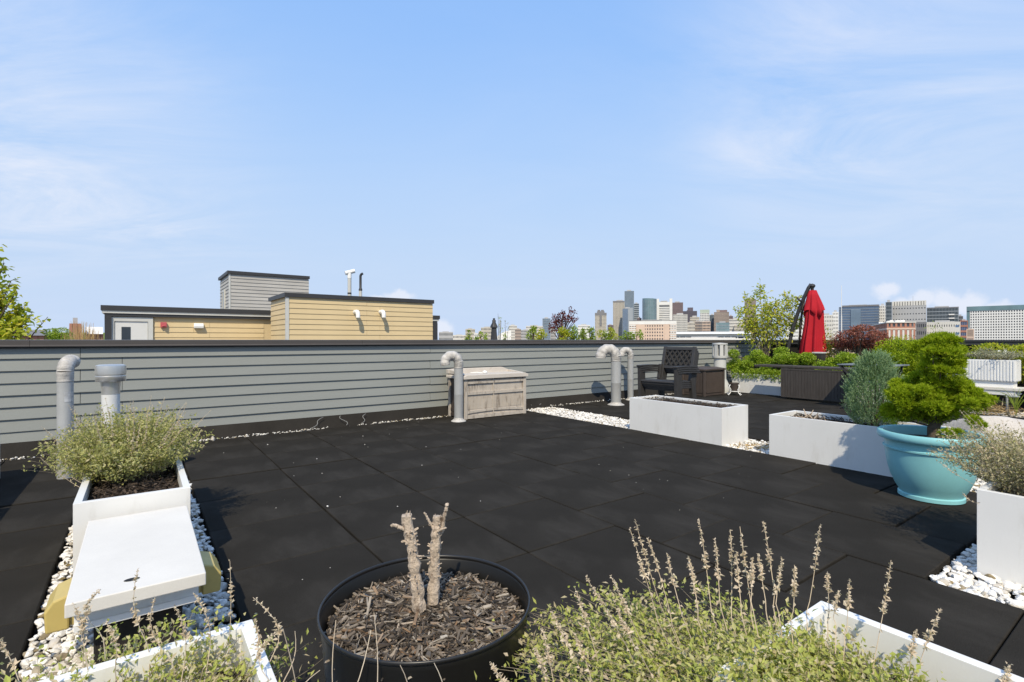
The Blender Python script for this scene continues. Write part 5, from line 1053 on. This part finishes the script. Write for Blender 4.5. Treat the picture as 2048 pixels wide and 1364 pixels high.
for (a, b, c, d) in ((20.47, 20.549, 1.68, 2.82), (20.901, 20.98, 1.68, 2.82), (20.5495, 20.9005, 1.68, 1.749), (20.5495, 20.9005, 2.751, 2.82)): m.box(x0-0.035, x0+0.02, a, b, c, d)
m.build('window_frame', M_['trim'], wn)

rng = np.random.default_rng(29)
# shrubs and furniture on the neighbouring roofs
def far_thing(name, label, cat, px, Z, group=None, zb=Z0):
    p = at(px, 680, Z); return thing(name, label, cat, (p.x, p.y, zb), -math.atan2(px-CX, F), group)
SG = 'green shrubs lined up on the neighbouring roof'
for (px, py, w, lb) in ((938, 661, 11, 'leftmost small green shrub beyond the parapet, right of the penthouses'), (962, 664, 12, 'small green shrub just left of the closed dark umbrella'), (1010, 669, 10, 'tiny green shrub in front of the white canopy'), (1066, 652, 12, 'upright green shrub left of the purple red maple'), (1083, 658, 15, 'broad green shrub at the left foot of the purple red maple'), (1125, 655, 22, 'widest green shrub in front of the purple red maple'), (1146, 652, 14, 'green shrub right beside the purple red maple'), (1166, 655, 10, 'narrow green shrub standing between maple and pale tower'), (1184, 655, 11, 'tufted green shrub in front of the pale stepped tower'), (1210, 660, 13, 'low green shrub at the right foot of the pale tower'), (1221, 655, 14, 'bushy green shrub in front of the beige slab tower'), (1252, 662, 14, 'green shrub left of the pink hospital block'), (1274, 661, 10, 'last thin green shrub overlapping the pink hospital block')):
    r = far_thing('roof_shrub', lb, 'shrub', px, 20, SG); k = 20/F; zt = EYE+(CY-py)*k-Z0
    cl = [((rng.normal()*w*k*0.45, rng.normal()*0.1, zt-rng.uniform(0.12, 0.75)), (w*k*rng.uniform(0.3, 0.5), w*k*0.4, rng.uniform(0.10, 0.17))) for _ in range(7)]+[((0, 0, zt-0.12), (w*k*0.35, w*k*0.35, 0.12))]
    clump_shrub(r, 'lime' if px % 2 else 'green', cl, 0.085, 620, base=(0, 0, 0), shell=0.2)
r = far_thing('purple_maple', 'dark purple red maple on the neighbouring roof against the sky', 'tree', 1122, 20.5); k = 20.5/F
fm = lambda px, py: ((px-1122)*k, rng.normal()*0.12, EYE+(CY-py)*k-Z0)
cl = [(fm(px, py), (rx*k, rx*k, rz*k)) for (px, py, rx, rz) in ((1112, 640, 10, 7), (1124, 632, 11, 7), (1136, 638, 10, 6), (1106, 650, 8, 7), (1120, 646, 14, 6), (1142, 628, 5, 6), (1140, 618, 3, 6), (1148, 640, 7, 4), (1108, 632, 4, 4), (1150, 624, 3, 3), (1116, 658, 12, 5), (1156, 636, 2, 2), (1102, 660, 5, 6), (1126, 625, 4, 4))]
clump_shrub(r, 'plum', cl, 0.085, 480, part='crown', twigs=False, shell=0.15)
m = MB(); m.tube([(0, 0, 0), (0.03, 0, 1.3), (0.0, 0, 1.9)], [0.06, 0.045, 0.04], 8)
for c, _ in cl: m.tube([(0, 0, 1.7), (c[0]*0.5, c[1]*0.5, 1.7+(c[2]-1.7)*0.6), c], [0.03, 0.02, 0.006], 6)
m.build('trunk', M_['bark'], r, smooth=60)
r = far_thing('patio_umbrella', 'closed charcoal patio umbrella on the neighbouring roof', 'umbrella', 988, 21); k = 21/F
m = MB(); z = lambda py: EYE+(CY-py)*k-Z0
m.lathe([(0.015, z(638)), (0.075, z(641)), (0.07, z(645)), (0.14, z(652)), (0.155, z(655)), (0.10, z(656)), (0.12, z(670)), (0.15, z(684))], 18, wob=lambda th, zz: 1+0.12*np.sin(6*th)); m.build('canopy', M_['char'], r, smooth=60)
m = MB(); m.lathe([(0.025, 0), (0.025, z(637))], 10); m.build('pole', M_['char'], r); m = MB(); m.lathe([(0.0, z(636)), (0.05, z(637)), (0.05, z(638.5))], 12); m.build('finial', M_['char'], r)
r = far_thing('roof_canopy', 'white curved roof canopy beside the closed charcoal umbrella', 'canopy', 1010, 23); k = 23/F
pr = [((px-1010)*k, EYE+(CY-py)*k-Z0) for px, py in ((988, 686), (992, 675), (1002, 667), (1012, 662), (1022, 660.5), (1022, 690), (988, 690))]
m = MB(); m.prism(pr, 0, 1.6); m.build('canopy_shell', M_['whitepl'], r)
m = MB(); m.tube([(-0.22, -0.1, 0), (-0.22, -0.1, EYE+(CY-640)*k-Z0)], 0.03, 8); m.build('pole', M_['galv'], r)
for (px, py, Z, hh, lb) in ((996, 627, 21.5, 0, 'thin young tree touching the closed charcoal umbrella'), (1010, 640, 22, 0, 'pale green young tree right of the closed charcoal umbrella')):
    r = far_thing('young_tree', lb, 'tree', px, Z); k = Z/F; zt = EYE+(CY-py)*k-Z0
    airy_tree(r, [([(0, 0, 0), (0, 0, zt*0.5), (0.02, 0, zt*0.8), (0, 0, zt)], 0.5), ([(0, 0, 0), (0, 0, zt*0.5), (0.1, 0, zt*0.7), (0.14, 0, zt*0.9)], 0.5 if px > 1000 else 0.2)], 'green' if px < 1000 else 'silver', 0.09, 0.45, 70, 0.02, 0.12, 'bark')

rng = np.random.default_rng(30)
# left background
r = thing('leafy_tree', 'yellow green tree reaching over the parapet at the left edge', 'tree', (at(-90, 680, 12).x, 12.0, -13), 0)
rx = r.location.x; tq = lambda px, py, d=0: (at(px, py, 12).x-rx, d, at(px, py, 12).z+13)
sh = []
for (px, py, w) in ((-150, 470, 1.4), (-115, 440, 1.5), (-75, 470, 1.2), (12, 488, 0.40), (6, 525, 0.25), (-35, 540, 1.2), (12, 560, 0.6), (-15, 590, 1.1), (20, 612, 0.9), (36, 582, 0.12), (56, 628, 0.3), (32, 645, 1.0), (50, 660, 0.7), (10, 650, 1.2), (-60, 640, 1.6), (-160, 600, 1.6), (-30, 690, 1.6), (20, 685, 1.2), (62, 632, 0.10), (-220, 560, 1.4), (-120, 690, 1.5), (-250, 660, 1.4)):
    d = rng.normal()*0.25; e = Vector(tq(px, py, d)); s = Vector((0, 0, min(e.z-0.5, 12.2+rng.uniform(0, 1.2)))); mid = s.lerp(e, 0.55)+Vector((0, 0, -0.15)); sh.append(([s, s.lerp(mid, 0.5), mid, mid.lerp(e, 0.6), e], w))
airy_tree(r, sh, 'lime', 0.135, 0.72, 420, 0.03, 0.20, 'bark')
m = MB(); m.tube([(0, 0, 0), (0.1, 0, 6), (0.0, 0, 12), (0, 0, 14.5)], [0.22, 0.17, 0.12, 0.05], 10); m.build('main_trunk', M_['bark'], r, smooth=60)
r = far_thing('round_bush', 'dense dark green round bush left of the dry grasses', 'shrub', 118, 13.0); k = 13/F
clump_shrub(r, 'box', [(((px-118)*k, rng.normal()*0.08, EYE+(CY-py)*k-Z0), (a*k, a*k, b*k)) for (px, py, a, b) in ((108, 668, 13, 10), (122, 664, 13, 9), (132, 672, 10, 8), (112, 680, 16, 10), (128, 682, 14, 10))], 0.05, 1500)
r = far_thing('dry_grass', 'tall dry tan ornamental grasses left of the pale door', 'grass', 165, 12.0); k = 12/F
mb = MB(); n = 260; bx = rng.normal(0, 11, n)*k; bx = np.concatenate([bx, rng.uniform(-28, 38, 60)*k]); n = len(bx)
t = np.linspace(0, 1, 6); H = (EYE-Z0)+rng.uniform(-10, 40, n)*k*np.exp(-(bx/(22*k))**2); out = rng.normal(size=(n, 3))*[0.10, 0.12, 0]
path = np.stack([bx, rng.normal(size=n)*0.15, np.zeros(n)], 1)[:, None, :]+out[:, None, :]*(t**1.6)[None, :, None]+np.array([0, 0, 1.0])*(H[:, None, None]*t[None, :, None]); stems(mb, path, 0.010, 0.002); mb.build('blades', M_['straw'], r)['kind'] = 'stuff'

# ------------------------------------------------------------------ the city
def cmat(name, col, rough=0.7, var=0.08, vs=0.05): return mat(name, col, rough, var, vs, spec=0.35)
C_ = dict(beige=cmat('beige stone', (0.50, 0.46, 0.39)), white=cmat('white cladding', (0.72, 0.71, 0.68)), offw=cmat('cream cladding', (0.62, 0.60, 0.55)), grey=cmat('grey cladding', (0.40, 0.40, 0.40)),
          pink=cmat('pink beige precast', (0.62, 0.47, 0.37)), maroon=cmat('maroon granite', (0.20, 0.145, 0.145)), plum=cmat('dark plum cladding', (0.12, 0.105, 0.13)), brown=cmat('brown stone', (0.36, 0.295, 0.25)),
          brick=cmat('orange brick', (0.40, 0.19, 0.13)), dkgrey=cmat('dark grey cladding', (0.19, 0.19, 0.20)), green=cmat('copper green roof', (0.34, 0.39, 0.33)),
          glass=cmat('blue grey glass', (0.16, 0.22, 0.29), 0.25, 0.25, 0.03), glassd=cmat('dark glass', (0.055, 0.075, 0.09), 0.2, 0.3, 0.05), glassb=cmat('blue glass', (0.10, 0.17, 0.29), 0.22, 0.25, 0.04), glasst=cmat('teal glass', (0.14, 0.22, 0.24), 0.22, 0.3, 0.04), win=cmat('window glass', (0.075, 0.085, 0.10), 0.25, 0.3, 0.3), frame=cmat('glazing frame', (0.30, 0.33, 0.36)))
def city(name, label, px0, px1, ptop, Z, wall, glz, floors, bays, pier=0.35, span=0.35, depth=28, group=None, rot=None, side=True, roof=None, cat='building', base=-13.0, gap=0.5):
    """a block of floors and bays: a glazed core behind real spandrels and piers; returns the Empty, width and height."""
    c = ((px0+px1)/2-CX)/F; ang = math.atan(c); t0, t1 = math.atan((px0-CX)/F)-ang, math.atan((px1-CX)/F)-ang
    dist = Z/math.cos(ang); w = dist*(math.tan(t1)-math.tan(t0)); h = EYE+(CY-ptop)/F*Z-base
    r = thing(name, label, cat, (c*Z, Z, base), -ang if rot is None else rot, group)
    x0, x1 = -w/2, w/2
    m = MB(); m.box(x0+gap, x1-gap, gap, depth-gap, 0, h-0.3); m.build('glazing', C_[glz], r)
    fh = h/floors; A = []
    for i in range(floors+1):
        z = i*fh; A.append((x0, x1, 0, depth, max(0, z-span*fh/2), min(h, z+span*fh/2)))
    bw = w/bays
    for j in range(bays+1):
        x = x0+j*bw; q = pier*bw/2; A.append((max(x0-0.04, x-q), min(x1+0.04, x+q), -0.06, gap+0.05, 0, h+0.06))
    nb = max(2, int(depth/bw))
    if side:
        for j in range(nb+1):
            y = j*depth/nb; q = pier*bw/2
            for s in (x0, x1): A.append((s-0.06 if s < 0 else s-gap-0.05, s+gap+0.05 if s < 0 else s+0.06, max(0.01, y-q), min(depth+0.05, y+q), 0, h+0.05))
    m = MB(); m.boxes(A); o = m.build('facade_grid', C_[wall], r); o['kind'] = 'stuff'
    m = MB(); m.box(x0+w*0.25, x1-w*0.3, depth*0.3, depth*0.7, h, h+min(4, h*0.05)); m.build('roof_plant', C_['grey'], r)
    return r, w, h
def cpart(r, name, m_, *bx):
    m = MB()
    for b in bx: m.box(*b)
    return m.build(name, C_[m_], r)
DG_ = 'downtown skyline buildings'
def ex(px0, px1, Z): return (px1-px0)/F*Z
# stepped pale tower with a dark crown
r, w, h = city('stepped_tower', 'pale stepped stone tower with a dark mansard crown', 1190, 1213, 629, 1500, 'beige', 'win', 22, 9, 0.5, 0.45, 30)
cpart(r, 'crown', 'dkgrey', (-w/2-0.3, w/2+0.3, -0.4, 30.4, h-3, h+5), (-w*0.33, w*0.33, 4, 26, h+5, h+10), (-w*0.28, -w*0.05, 6, 24, h+10, h+14), (w*0.02, w*0.27, 6, 24, h+10, h+14), (-w*0.09, w*0.08, -1.2, 4, h-34, h))
r, w, h = city('beige_slab', 'tall beige slab tower left of the glass skyscraper', 1226, 1254, 602, 1600, 'beige', 'win', 46, 10, 0.25, 0.62, 34); cpart(r, 'roof_band', 'dkgrey', (-w/2-0.5, w/2+0.5, -0.5, 34.5, h-4, h+0.5))
r, w, h = city('glass_skyscraper', 'tallest grey glass skyscraper on the skyline', 1249, 1268, 582, 1500, 'frame', 'glass', 60, 14, 0.12, 0.14, 30)
r, w, h = city('glass_tower', 'lower pale blue glass tower in front of the tallest skyscraper', 1245, 1266, 617, 1300, 'frame', 'glassb', 40, 9, 0.2, 0.12, 26); cpart(r, 'bright_fin', 'frame', (w*0.02, w/2, -0.8, 0, 0, h+2))
r, w, h = city('striped_glass_tower', 'narrow dark blue glass tower right of the tallest skyscraper', 1268, 1278, 607, 1650, 'frame', 'glassd', 20, 4, 0.1, 0.45, 30)
city('red_brick_tower', 'small red brown tower peeking left of the beige slab', 1215, 1227, 650, 1500, 'maroon', 'win', 8, 5, 0.4, 0.4, 20)
city('low_maroon_block', 'dark red block at the foot of the striped glass tower', 1274, 1283, 636, 1400, 'maroon', 'win', 10, 4, 0.4, 0.4, 20)
# rounded glass tower
c = ((1285+1313)/2-CX)/F; Z = 1350; hw = 14/F*Z; h = EYE+(CY-596)/F*Z+13
r = thing('rounded_glass_tower', 'curved grey green glass tower left of the white louvred tower', 'building', (c*Z, Z, -13), -math.atan(c))
prof = [(hw*math.sin(q), 16-20*math.cos(q)) for q in np.linspace(-1.57, 1.57, 19)]
m = MB(); poly = prof+[(hw, 34), (-hw, 34)]; n = len(poly); m.add([(x, y, 0) for x, y in poly]+[(x, y, h-6*(x+hw)/(2*hw)*0.3) for x, y in poly], [(i, (i+1) % n, n+(i+1) % n, n+i) for i in range(n)]); m.F.append(np.array([list(range(n, 2*n))])); m.build('glazing', C_['glasst'], r)
m = MB()
for z in np.arange(3.6, h-6, 3.6):
    for (xa, ya), (xb, yb) in zip(prof[:-1], prof[1:]): m.add([(xa*1.01, ya-0.3, z), (xb*1.01, yb-0.3, z), (xb*1.01, yb-0.3, z+0.5), (xa*1.01, ya-0.3, z+0.5)], [(0, 1, 2, 3)])
for xa, ya in prof[::2]: m.box(xa-0.2, xa+0.2, ya-0.45, ya, 0, h-5)
m.build('facade_grid', C_['frame'], r)['kind'] = 'stuff'
# white louvred tower
r, w, h = city('louvred_tower', 'white tower with two end piers and horizontal louvre floors', 1313, 1344, 604, 1400, 'white', 'win', 24, 1, 0.05, 0.62, 26, side=False)
cpart(r, 'end_pier', 'white', (-w/2-0.8, -w/2+w*0.17, -1.5, 27, 0, h+9)); cpart(r, 'end_pier', 'white', (w/2-w*0.16, w/2+0.8, -1.5, 27, 0, h+9)); cpart(r, 'head_beam', 'white', (-w/2+w*0.171, w/2-w*0.161, -1.0, 26.5, h-8, h))
cpart(r, 'dark_louvre', 'dkgrey', (-w/2+w*0.171, w/2-w*0.161, -0.5, 0.2, h-11, h-8.2))
city('maroon_tower', 'maroon tower right of the white louvred tower', 1344, 1366, 605, 1600, 'maroon', 'win', 34, 12, 0.5, 0.4, 34)
r, w, h = city('plum_tower', 'dark plum tower with a raised square top', 1366, 1394, 622, 1700, 'plum', 'glassd', 30, 14, 0.5, 0.4, 34); cpart(r, 'raised_top', 'plum', (-w*0.18, w*0.22, 6, 28, h, h+12))
city('gridded_block', 'beige gridded office block in front of the maroon tower', 1346, 1375, 629, 1200, 'offw', 'win', 18, 12, 0.42, 0.35, 26)
city('stepped_beige_block', 'low beige stepped block below the plum tower', 1380, 1399, 634, 1250, 'beige', 'win', 12, 8, 0.45, 0.5, 20)
r, w, h = city('green_roofed_tower', 'pale tower with a copper green roof', 1400, 1419, 626, 1500, 'white', 'win', 20, 6, 0.22, 0.5, 24); m = MB(); m.prismx([(0, h), (24, h), (20, h+10), (2, h+10)], -w/2, w/2); m.build('roof', C_['green'], r)
city('narrow_glass_slab', 'narrow dark glass slab between the green roofed and brown towers', 1419, 1430, 630, 1550, 'frame', 'glassd', 24, 4, 0.1, 0.15, 24)
r, w, h = city('brown_stone_tower', 'broad brown stone tower with a rounded dark top', 1428, 1458, 624, 1500, 'brown', 'win', 24, 14, 0.45, 0.42, 30); cpart(r, 'crown', 'maroon', (-w*0.12, w*0.38, 3, 27, h, h+6)); cpart(r, 'shoulder', 'brown', (-w*0.34, -w*0.12, 2, 28, h, h+7))
city('small_red_block', 'small dusky red block right of the brown stone tower', 1457, 1466, 632, 1550, 'maroon', 'win', 12, 5, 0.45, 0.4, 20)
city('low_stone_block', 'low grey stone block left of the dark green office', 1375, 1390, 645, 1000, 'beige', 'win', 7, 6, 0.5, 0.45, 18)
city('dark_office', 'dark office block with a brown stone front', 1388, 1405, 643, 1000, 'brown', 'glassd', 9, 7, 0.35, 0.3, 18)
city('orange_office', 'warm stone office beside the dark office block', 1405, 1421, 643, 1050, 'pink', 'glassd', 9, 6, 0.3, 0.3, 18)
city('teal_glass_office', 'low teal glass office in front of the brown stone tower', 1432, 1459, 645, 950, 'frame', 'glasst', 9, 10, 0.1, 0.12, 18)
city('grey_office_row', 'pale grey office row left of the young tree', 1458, 1490, 638, 1100, 'offw', 'win', 9, 14, 0.4, 0.45, 18)
city('brown_slab', 'tall brown gridded slab behind the young tree', 1489, 1512, 598, 1400, 'brown', 'win', 36, 14, 0.4, 0.35, 30)
# pink hospital block
r, w, h = city('hospital_block', 'pink beige hospital block with rows of small windows', 1258, 1352, 642, 700, 'pink', 'win', 9, 19, 0.55, 0.52, 24); cpart(r, 'top_band', 'white', (-w/2-0.2, w/2+0.2, -0.25, 24.2, h-4.5, h+0.2)); cpart(r, 'roof_edge', 'dkgrey', (-w/2-0.5, w/2+0.5, -0.5, 24.5, h+0.3, h+0.9))
cpart(r, 'white_wing', 'white', *[(-w/2-0.1, -w*0.36, -0.45, 0.0, z, z+1.5) for z in np.arange(0.5, h-5, 2.75)]); cpart(r, 'white_wing', 'white', *[(w*0.37, w/2+0.1, -0.45, 0.0, z, z+1.5) for z in np.arange(0.5, h-5, 2.75)])
cpart(r, 'blank_bay', 'pink', (-w*0.34, -w*0.16, -0.5, 0.0, 0, h-5), (w*0.25, w*0.355, -0.5, 0.0, 0, h-5))
# convention hall
r, w, h = city('convention_hall', 'long low white hall with a curved pale roof', 1345, 1500, 668, 900, 'white', 'win', 2, 12, 0.2, 0.75, 60); m = MB(); m.prismx([(-6, h), (0, h+1.5), (60, h+5), (66, h+4), (66, h)], -w/2, w/2); m.build('roof', C_['white'], r)
city('white_shed', 'low white shed right behind the parapet cap by the convention hall', 1352, 1470, 675, 500, 'white', 'win', 1, 16, 0.3, 0.6, 20)
# low left skyline
for (a, b, t, wl, fl, by, lb) in ((878, 906, 664, 'grey', 3, 12, 'low grey domed block right of the long penthouse'), (906, 932, 670, 'offw', 3, 10, 'very low cream block left of the first green shrub'), (931, 950, 658, 'beige', 5, 8, 'beige block behind the leftmost green shrub'), (948, 958, 667, 'white', 4, 5, 'little white block left of the pale brick block'), (957, 964, 663, 'pink', 4, 3, 'slim salmon block left of the closed charcoal umbrella'), (962, 988, 655, 'beige', 6, 10, 'beige stepped block behind the closed charcoal umbrella'), (1018, 1034, 651, 'offw', 8, 7, 'cream block with stacked roof boxes right of the white canopy'), (1030, 1042, 658, 'brown', 6, 5, 'brown block right of the white canopy'), (1042, 1062, 660, 'grey', 6, 8, 'grey block left of the upright green shrub'), (1052, 1086, 652, 'offw', 7, 14, 'long cream block behind the upright green shrub'), (1096, 1112, 658, 'grey', 6, 6, 'grey block behind the purple red maple'), (1156, 1180, 650, 'white', 7, 10, 'pale white block left of the stepped tower'), (1468, 1490, 650, 'beige', 6, 9, 'beige block just left of the brown gridded slab'), (1210, 1230, 664, 'white', 4, 8, 'low white block below the red brown tower')):
    city('far_block', lb, a, b, t, 1000+rng.uniform(-150, 150), wl, 'win', fl, by, 0.5, 0.5, 20, group='low blocks on the far skyline')
city('glass_cube', 'pale glass box behind the purple red maple', 1085, 1101, 637, 1100, 'frame', 'glass', 12, 7, 0.12, 0.12, 20)
# right hand side
city('white_tower_block', 'white block with square windows right of the red umbrella', 1665, 1677, 624, 620, 'white', 'win', 11, 4, 0.6, 0.55, 18)
city('cream_block', 'cream block immediately right of the red umbrella', 1640, 1666, 630, 600, 'offw', 'win', 9, 8, 0.6, 0.6, 18)
city('white_apartment_block', 'white apartment block seen between young tree and umbrella', 1572, 1612, 640, 600, 'white', 'win', 9, 10, 0.5, 0.5, 18)
r, w, h = city('blue_glass_block', 'long blue glass office block behind the flagpole', 1677, 1758, 613, 760, 'frame', 'glassb', 17, 44, 0.12, 0.14, 24); cpart(r, 'roof_band', 'dkgrey', (-w*0.42, w/2, -0.3, 20, h, h+2.2)); cpart(r, 'pale_bay', 'glass', (-w*0.2, w*0.05, -0.9, 0.0, 0, h-4))
city('white_stair_bay', 'narrow white bay at the right end of the blue glass block', 1758, 1773, 611, 755, 'white', 'win', 15, 4, 0.6, 0.5, 24)
r, w, h = city('pale_lab_block', 'big pale grey block with a row of openings along its top', 1784, 1852, 611, 700, 'grey', 'win', 8, 12, 0.55, 0.80, 26); cpart(r, 'top_posts', 'offw', *[(x-1.1, x+1.1, -0.2, 1.2, h, h+5.4) for x in np.linspace(-w/2+1.1, w/2-1.1, 13)]); cpart(r, 'top_beam', 'offw', (-w/2, w/2, -0.1, 26, h+5.4, h+6.2)); cpart(r, 'top_back', 'dkgrey', (-w/2+0.5, w/2-0.5, 1.5, 25, h, h+5.3))
city('dark_glass_bay', 'dark glass corner bay left of the pale grey block', 1771, 1784, 604, 705, 'frame', 'glassd', 12, 5, 0.12, 0.12, 20)
r, w, h = city('dark_gridded_block', 'dark green glass block with pale grid lines', 1853, 1917, 616, 720, 'frame', 'glassd', 12, 22, 0.16, 0.2, 24); cpart(r, 'roof_band', 'dkgrey', (-w/2, w/2, -0.2, 24, h, h+1.2)); cpart(r, 'balcony_bay', 'white', *[(w*0.19, w*0.37, -1.2, 0, z, z+1.6) for z in np.arange(2, h-6, 5.2)])
city('small_dark_block', 'small dark block with a ledge left of the big hotel', 1915, 1926, 632, 800, 'dkgrey', 'glassd', 10, 4, 0.3, 0.4, 16)
r, w, h = city('large_hotel', 'large white hotel full of dark windows at the right edge', 1938, 2062, 620, 600, 'white', 'win', 16, 24, 0.48, 0.46, 22); cpart(r, 'teal_roof_band', 'glasst', (-w/2-3, w/2+0.3, -0.6, 22.3, h, h+5.2)); cpart(r, 'teal_end_bay', 'glasst', (-w/2-3, -w/2-0.1, 0.3, 21, 0, h-0.02))
city('brick_base_block', 'low brick and glass block left of the big hotel', 1920, 1936, 641, 560, 'brick', 'glassb', 6, 4, 0.1, 0.35, 14)
city('hotel_annex', 'pinkish slatted annex at the foot of the big hotel', 1933, 1948, 658, 520, 'pink', 'win', 3, 10, 0.5, 0.2, 10)
r, w, h = city('white_low_office', 'cream four storey office with short window strips', 1853, 1920, 644, 380, 'offw', 'win', 5, 14, 0.66, 0.70, 14)
cpart(r, 'blue_window', 'glassb', *[(w*0.36, w*0.46, -0.12, 0.1, z, z+1.6) for z in np.arange(1.5, h-2, h/5)])
city('dark_side_office', 'dark grey flank of the cream four storey office', 1832, 1853, 644, 384, 'dkgrey', 'glassd', 5, 5, 0.5, 0.55, 14)
# brick warehouse: lit front and a long shaded flank
Zb = 360; cx_ = at(1774, 680, Zb); h = EYE+(CY-645)/F*Zb+13
r = thing('brick_warehouse', 'long red brick warehouse with pale window bays and a white cornice', 'building', (cx_.x, cx_.y, -13), -math.atan2(1802-CX, F)+R(8))
wf = 56/F*Zb*0.80; lf2 = 95
m = MB(); m.box(0.3, wf-0.3, 0.3, lf2, 0, h-0.4); m.build('glazing', C_['win'], r)
A = [(0, wf, -0.05, lf2, max(0, i*h/7-0.75), min(h, i*h/7+0.75)) for i in range(8)]
A += [(wf*j/12-0.45*wf/12, wf*j/12+0.45*wf/12, -0.15, 0.4, 0, h-0.02) for j in range(1, 12, 1) if j % 2 == 0]+[(-0.08, wf*0.06, -0.15, 0.4, 0, h-0.02), (wf*0.94, wf+0.08, -0.15, 0.4, 0, h-0.02)]
A += [(-0.12, 0.4, y, y+2.2, 0, h-0.03) for y in np.arange(0.3, lf2-2, 3.8)]
m = MB(); m.boxes(A); m.build('brick_grid', C_['brick'], r)['kind'] = 'stuff'
m = MB(); m.box(-0.5, wf+0.5, -0.6, lf2+0.3, h-0.35, h+0.35); m.build('cornice', C_['offw'], r)
m = MB(); m.box(-0.2, wf+0.2, -0.3, lf2+0.1, h-5.0, h-3.9); m.build('pale_band', C_['pink'], r)
m = MB(); m.boxes([(wf*(j+0.3)/6, wf*(j+0.75)/6, -0.1, 0.2, 0, h-5.4) for j in range(6)]); m.build('pale_bay', C_['offw'], r)
m = MB(); rr = np.random.default_rng(4); m.boxes([(x, x+rr.uniform(1.5, 3), y, y+rr.uniform(2, 5), h+0.3, h+rr.uniform(1.0, 3.2)) for x, y in zip(rr.uniform(1, wf-4, 22), rr.uniform(3, lf2-6, 22))]); m.build('roof_units', C_['white'], r)['kind'] = 'stuff'
p = at(1683, 680, 300); fp = thing('flag_mast', 'tall thin pale mast rising in front of the blue glass block', 'mast', (p.x, p.y, -13), 0)
hm = EYE+(CY-571)/F*300+13; m = MB(); m.lathe([(0.32, 0), (0.28, hm*0.6), (0.2, hm*0.62), (0.12, hm)], 8); m.build('pole', C_['white'], fp)
p = at(1826, 680, 330); fp = thing('antenna_mast', 'faint thin antenna above the brick warehouse', 'mast', (p.x, p.y, -13), 0)
hm = EYE+(CY-592)/F*330+13; m = MB(); m.lathe([(0.12, 0), (0.08, hm)], 6); m.build('pole', C_['grey'], fp)
# left: brick houses
r, w, h = city('brick_row_house', 'red brick row house with a grey roof behind the leafy tree', 30, 96, 671, 70, 'brick', 'win', 4, 5, 0.7, 0.6, 10); m = MB(); m.prismx([(-0.4, h), (10.4, h), (6, h+0.85), (4, h+0.85)], -w/2, w/2); m.build('roof', C_['dkgrey'], r)
city('brick_chimney_house', 'brown brick house behind the dry grasses', 140, 162, 648, 60, 'brick', 'win', 5, 2, 0.75, 0.65, 6)
r, w, h = city('orange_brick_house', 'orange brick house with a pale awning left of the penthouse', 172, 206, 668, 62, 'brick', 'win', 4, 4, 0.7, 0.6, 6); m = MB(); m.prismx([(-0.5, h), (6, h), (6, h+0.9), (2, h+0.9)], -w/2, w/2); m.build('roof', C_['white'], r)
hl = MB(); n = 40; xs = np.linspace(-1400, -900, n); hz = 18+8*np.sin(xs/60)+5*np.sin(xs/23)
hl.add([(x, 1500, -13) for x in xs]+[(x, 1500, z-6) for x, z in zip(xs, hz)]+[(x, 1800, z-4) for x, z in zip(xs, hz)], [(i, i+1, n+i+1, n+i) for i in range(n-1)], [(n+i, n+i+1, 2*n+i+1, 2*n+i) for i in range(n-1)])
hl.build('hills', M_['green'])['kind'] = 'structure'
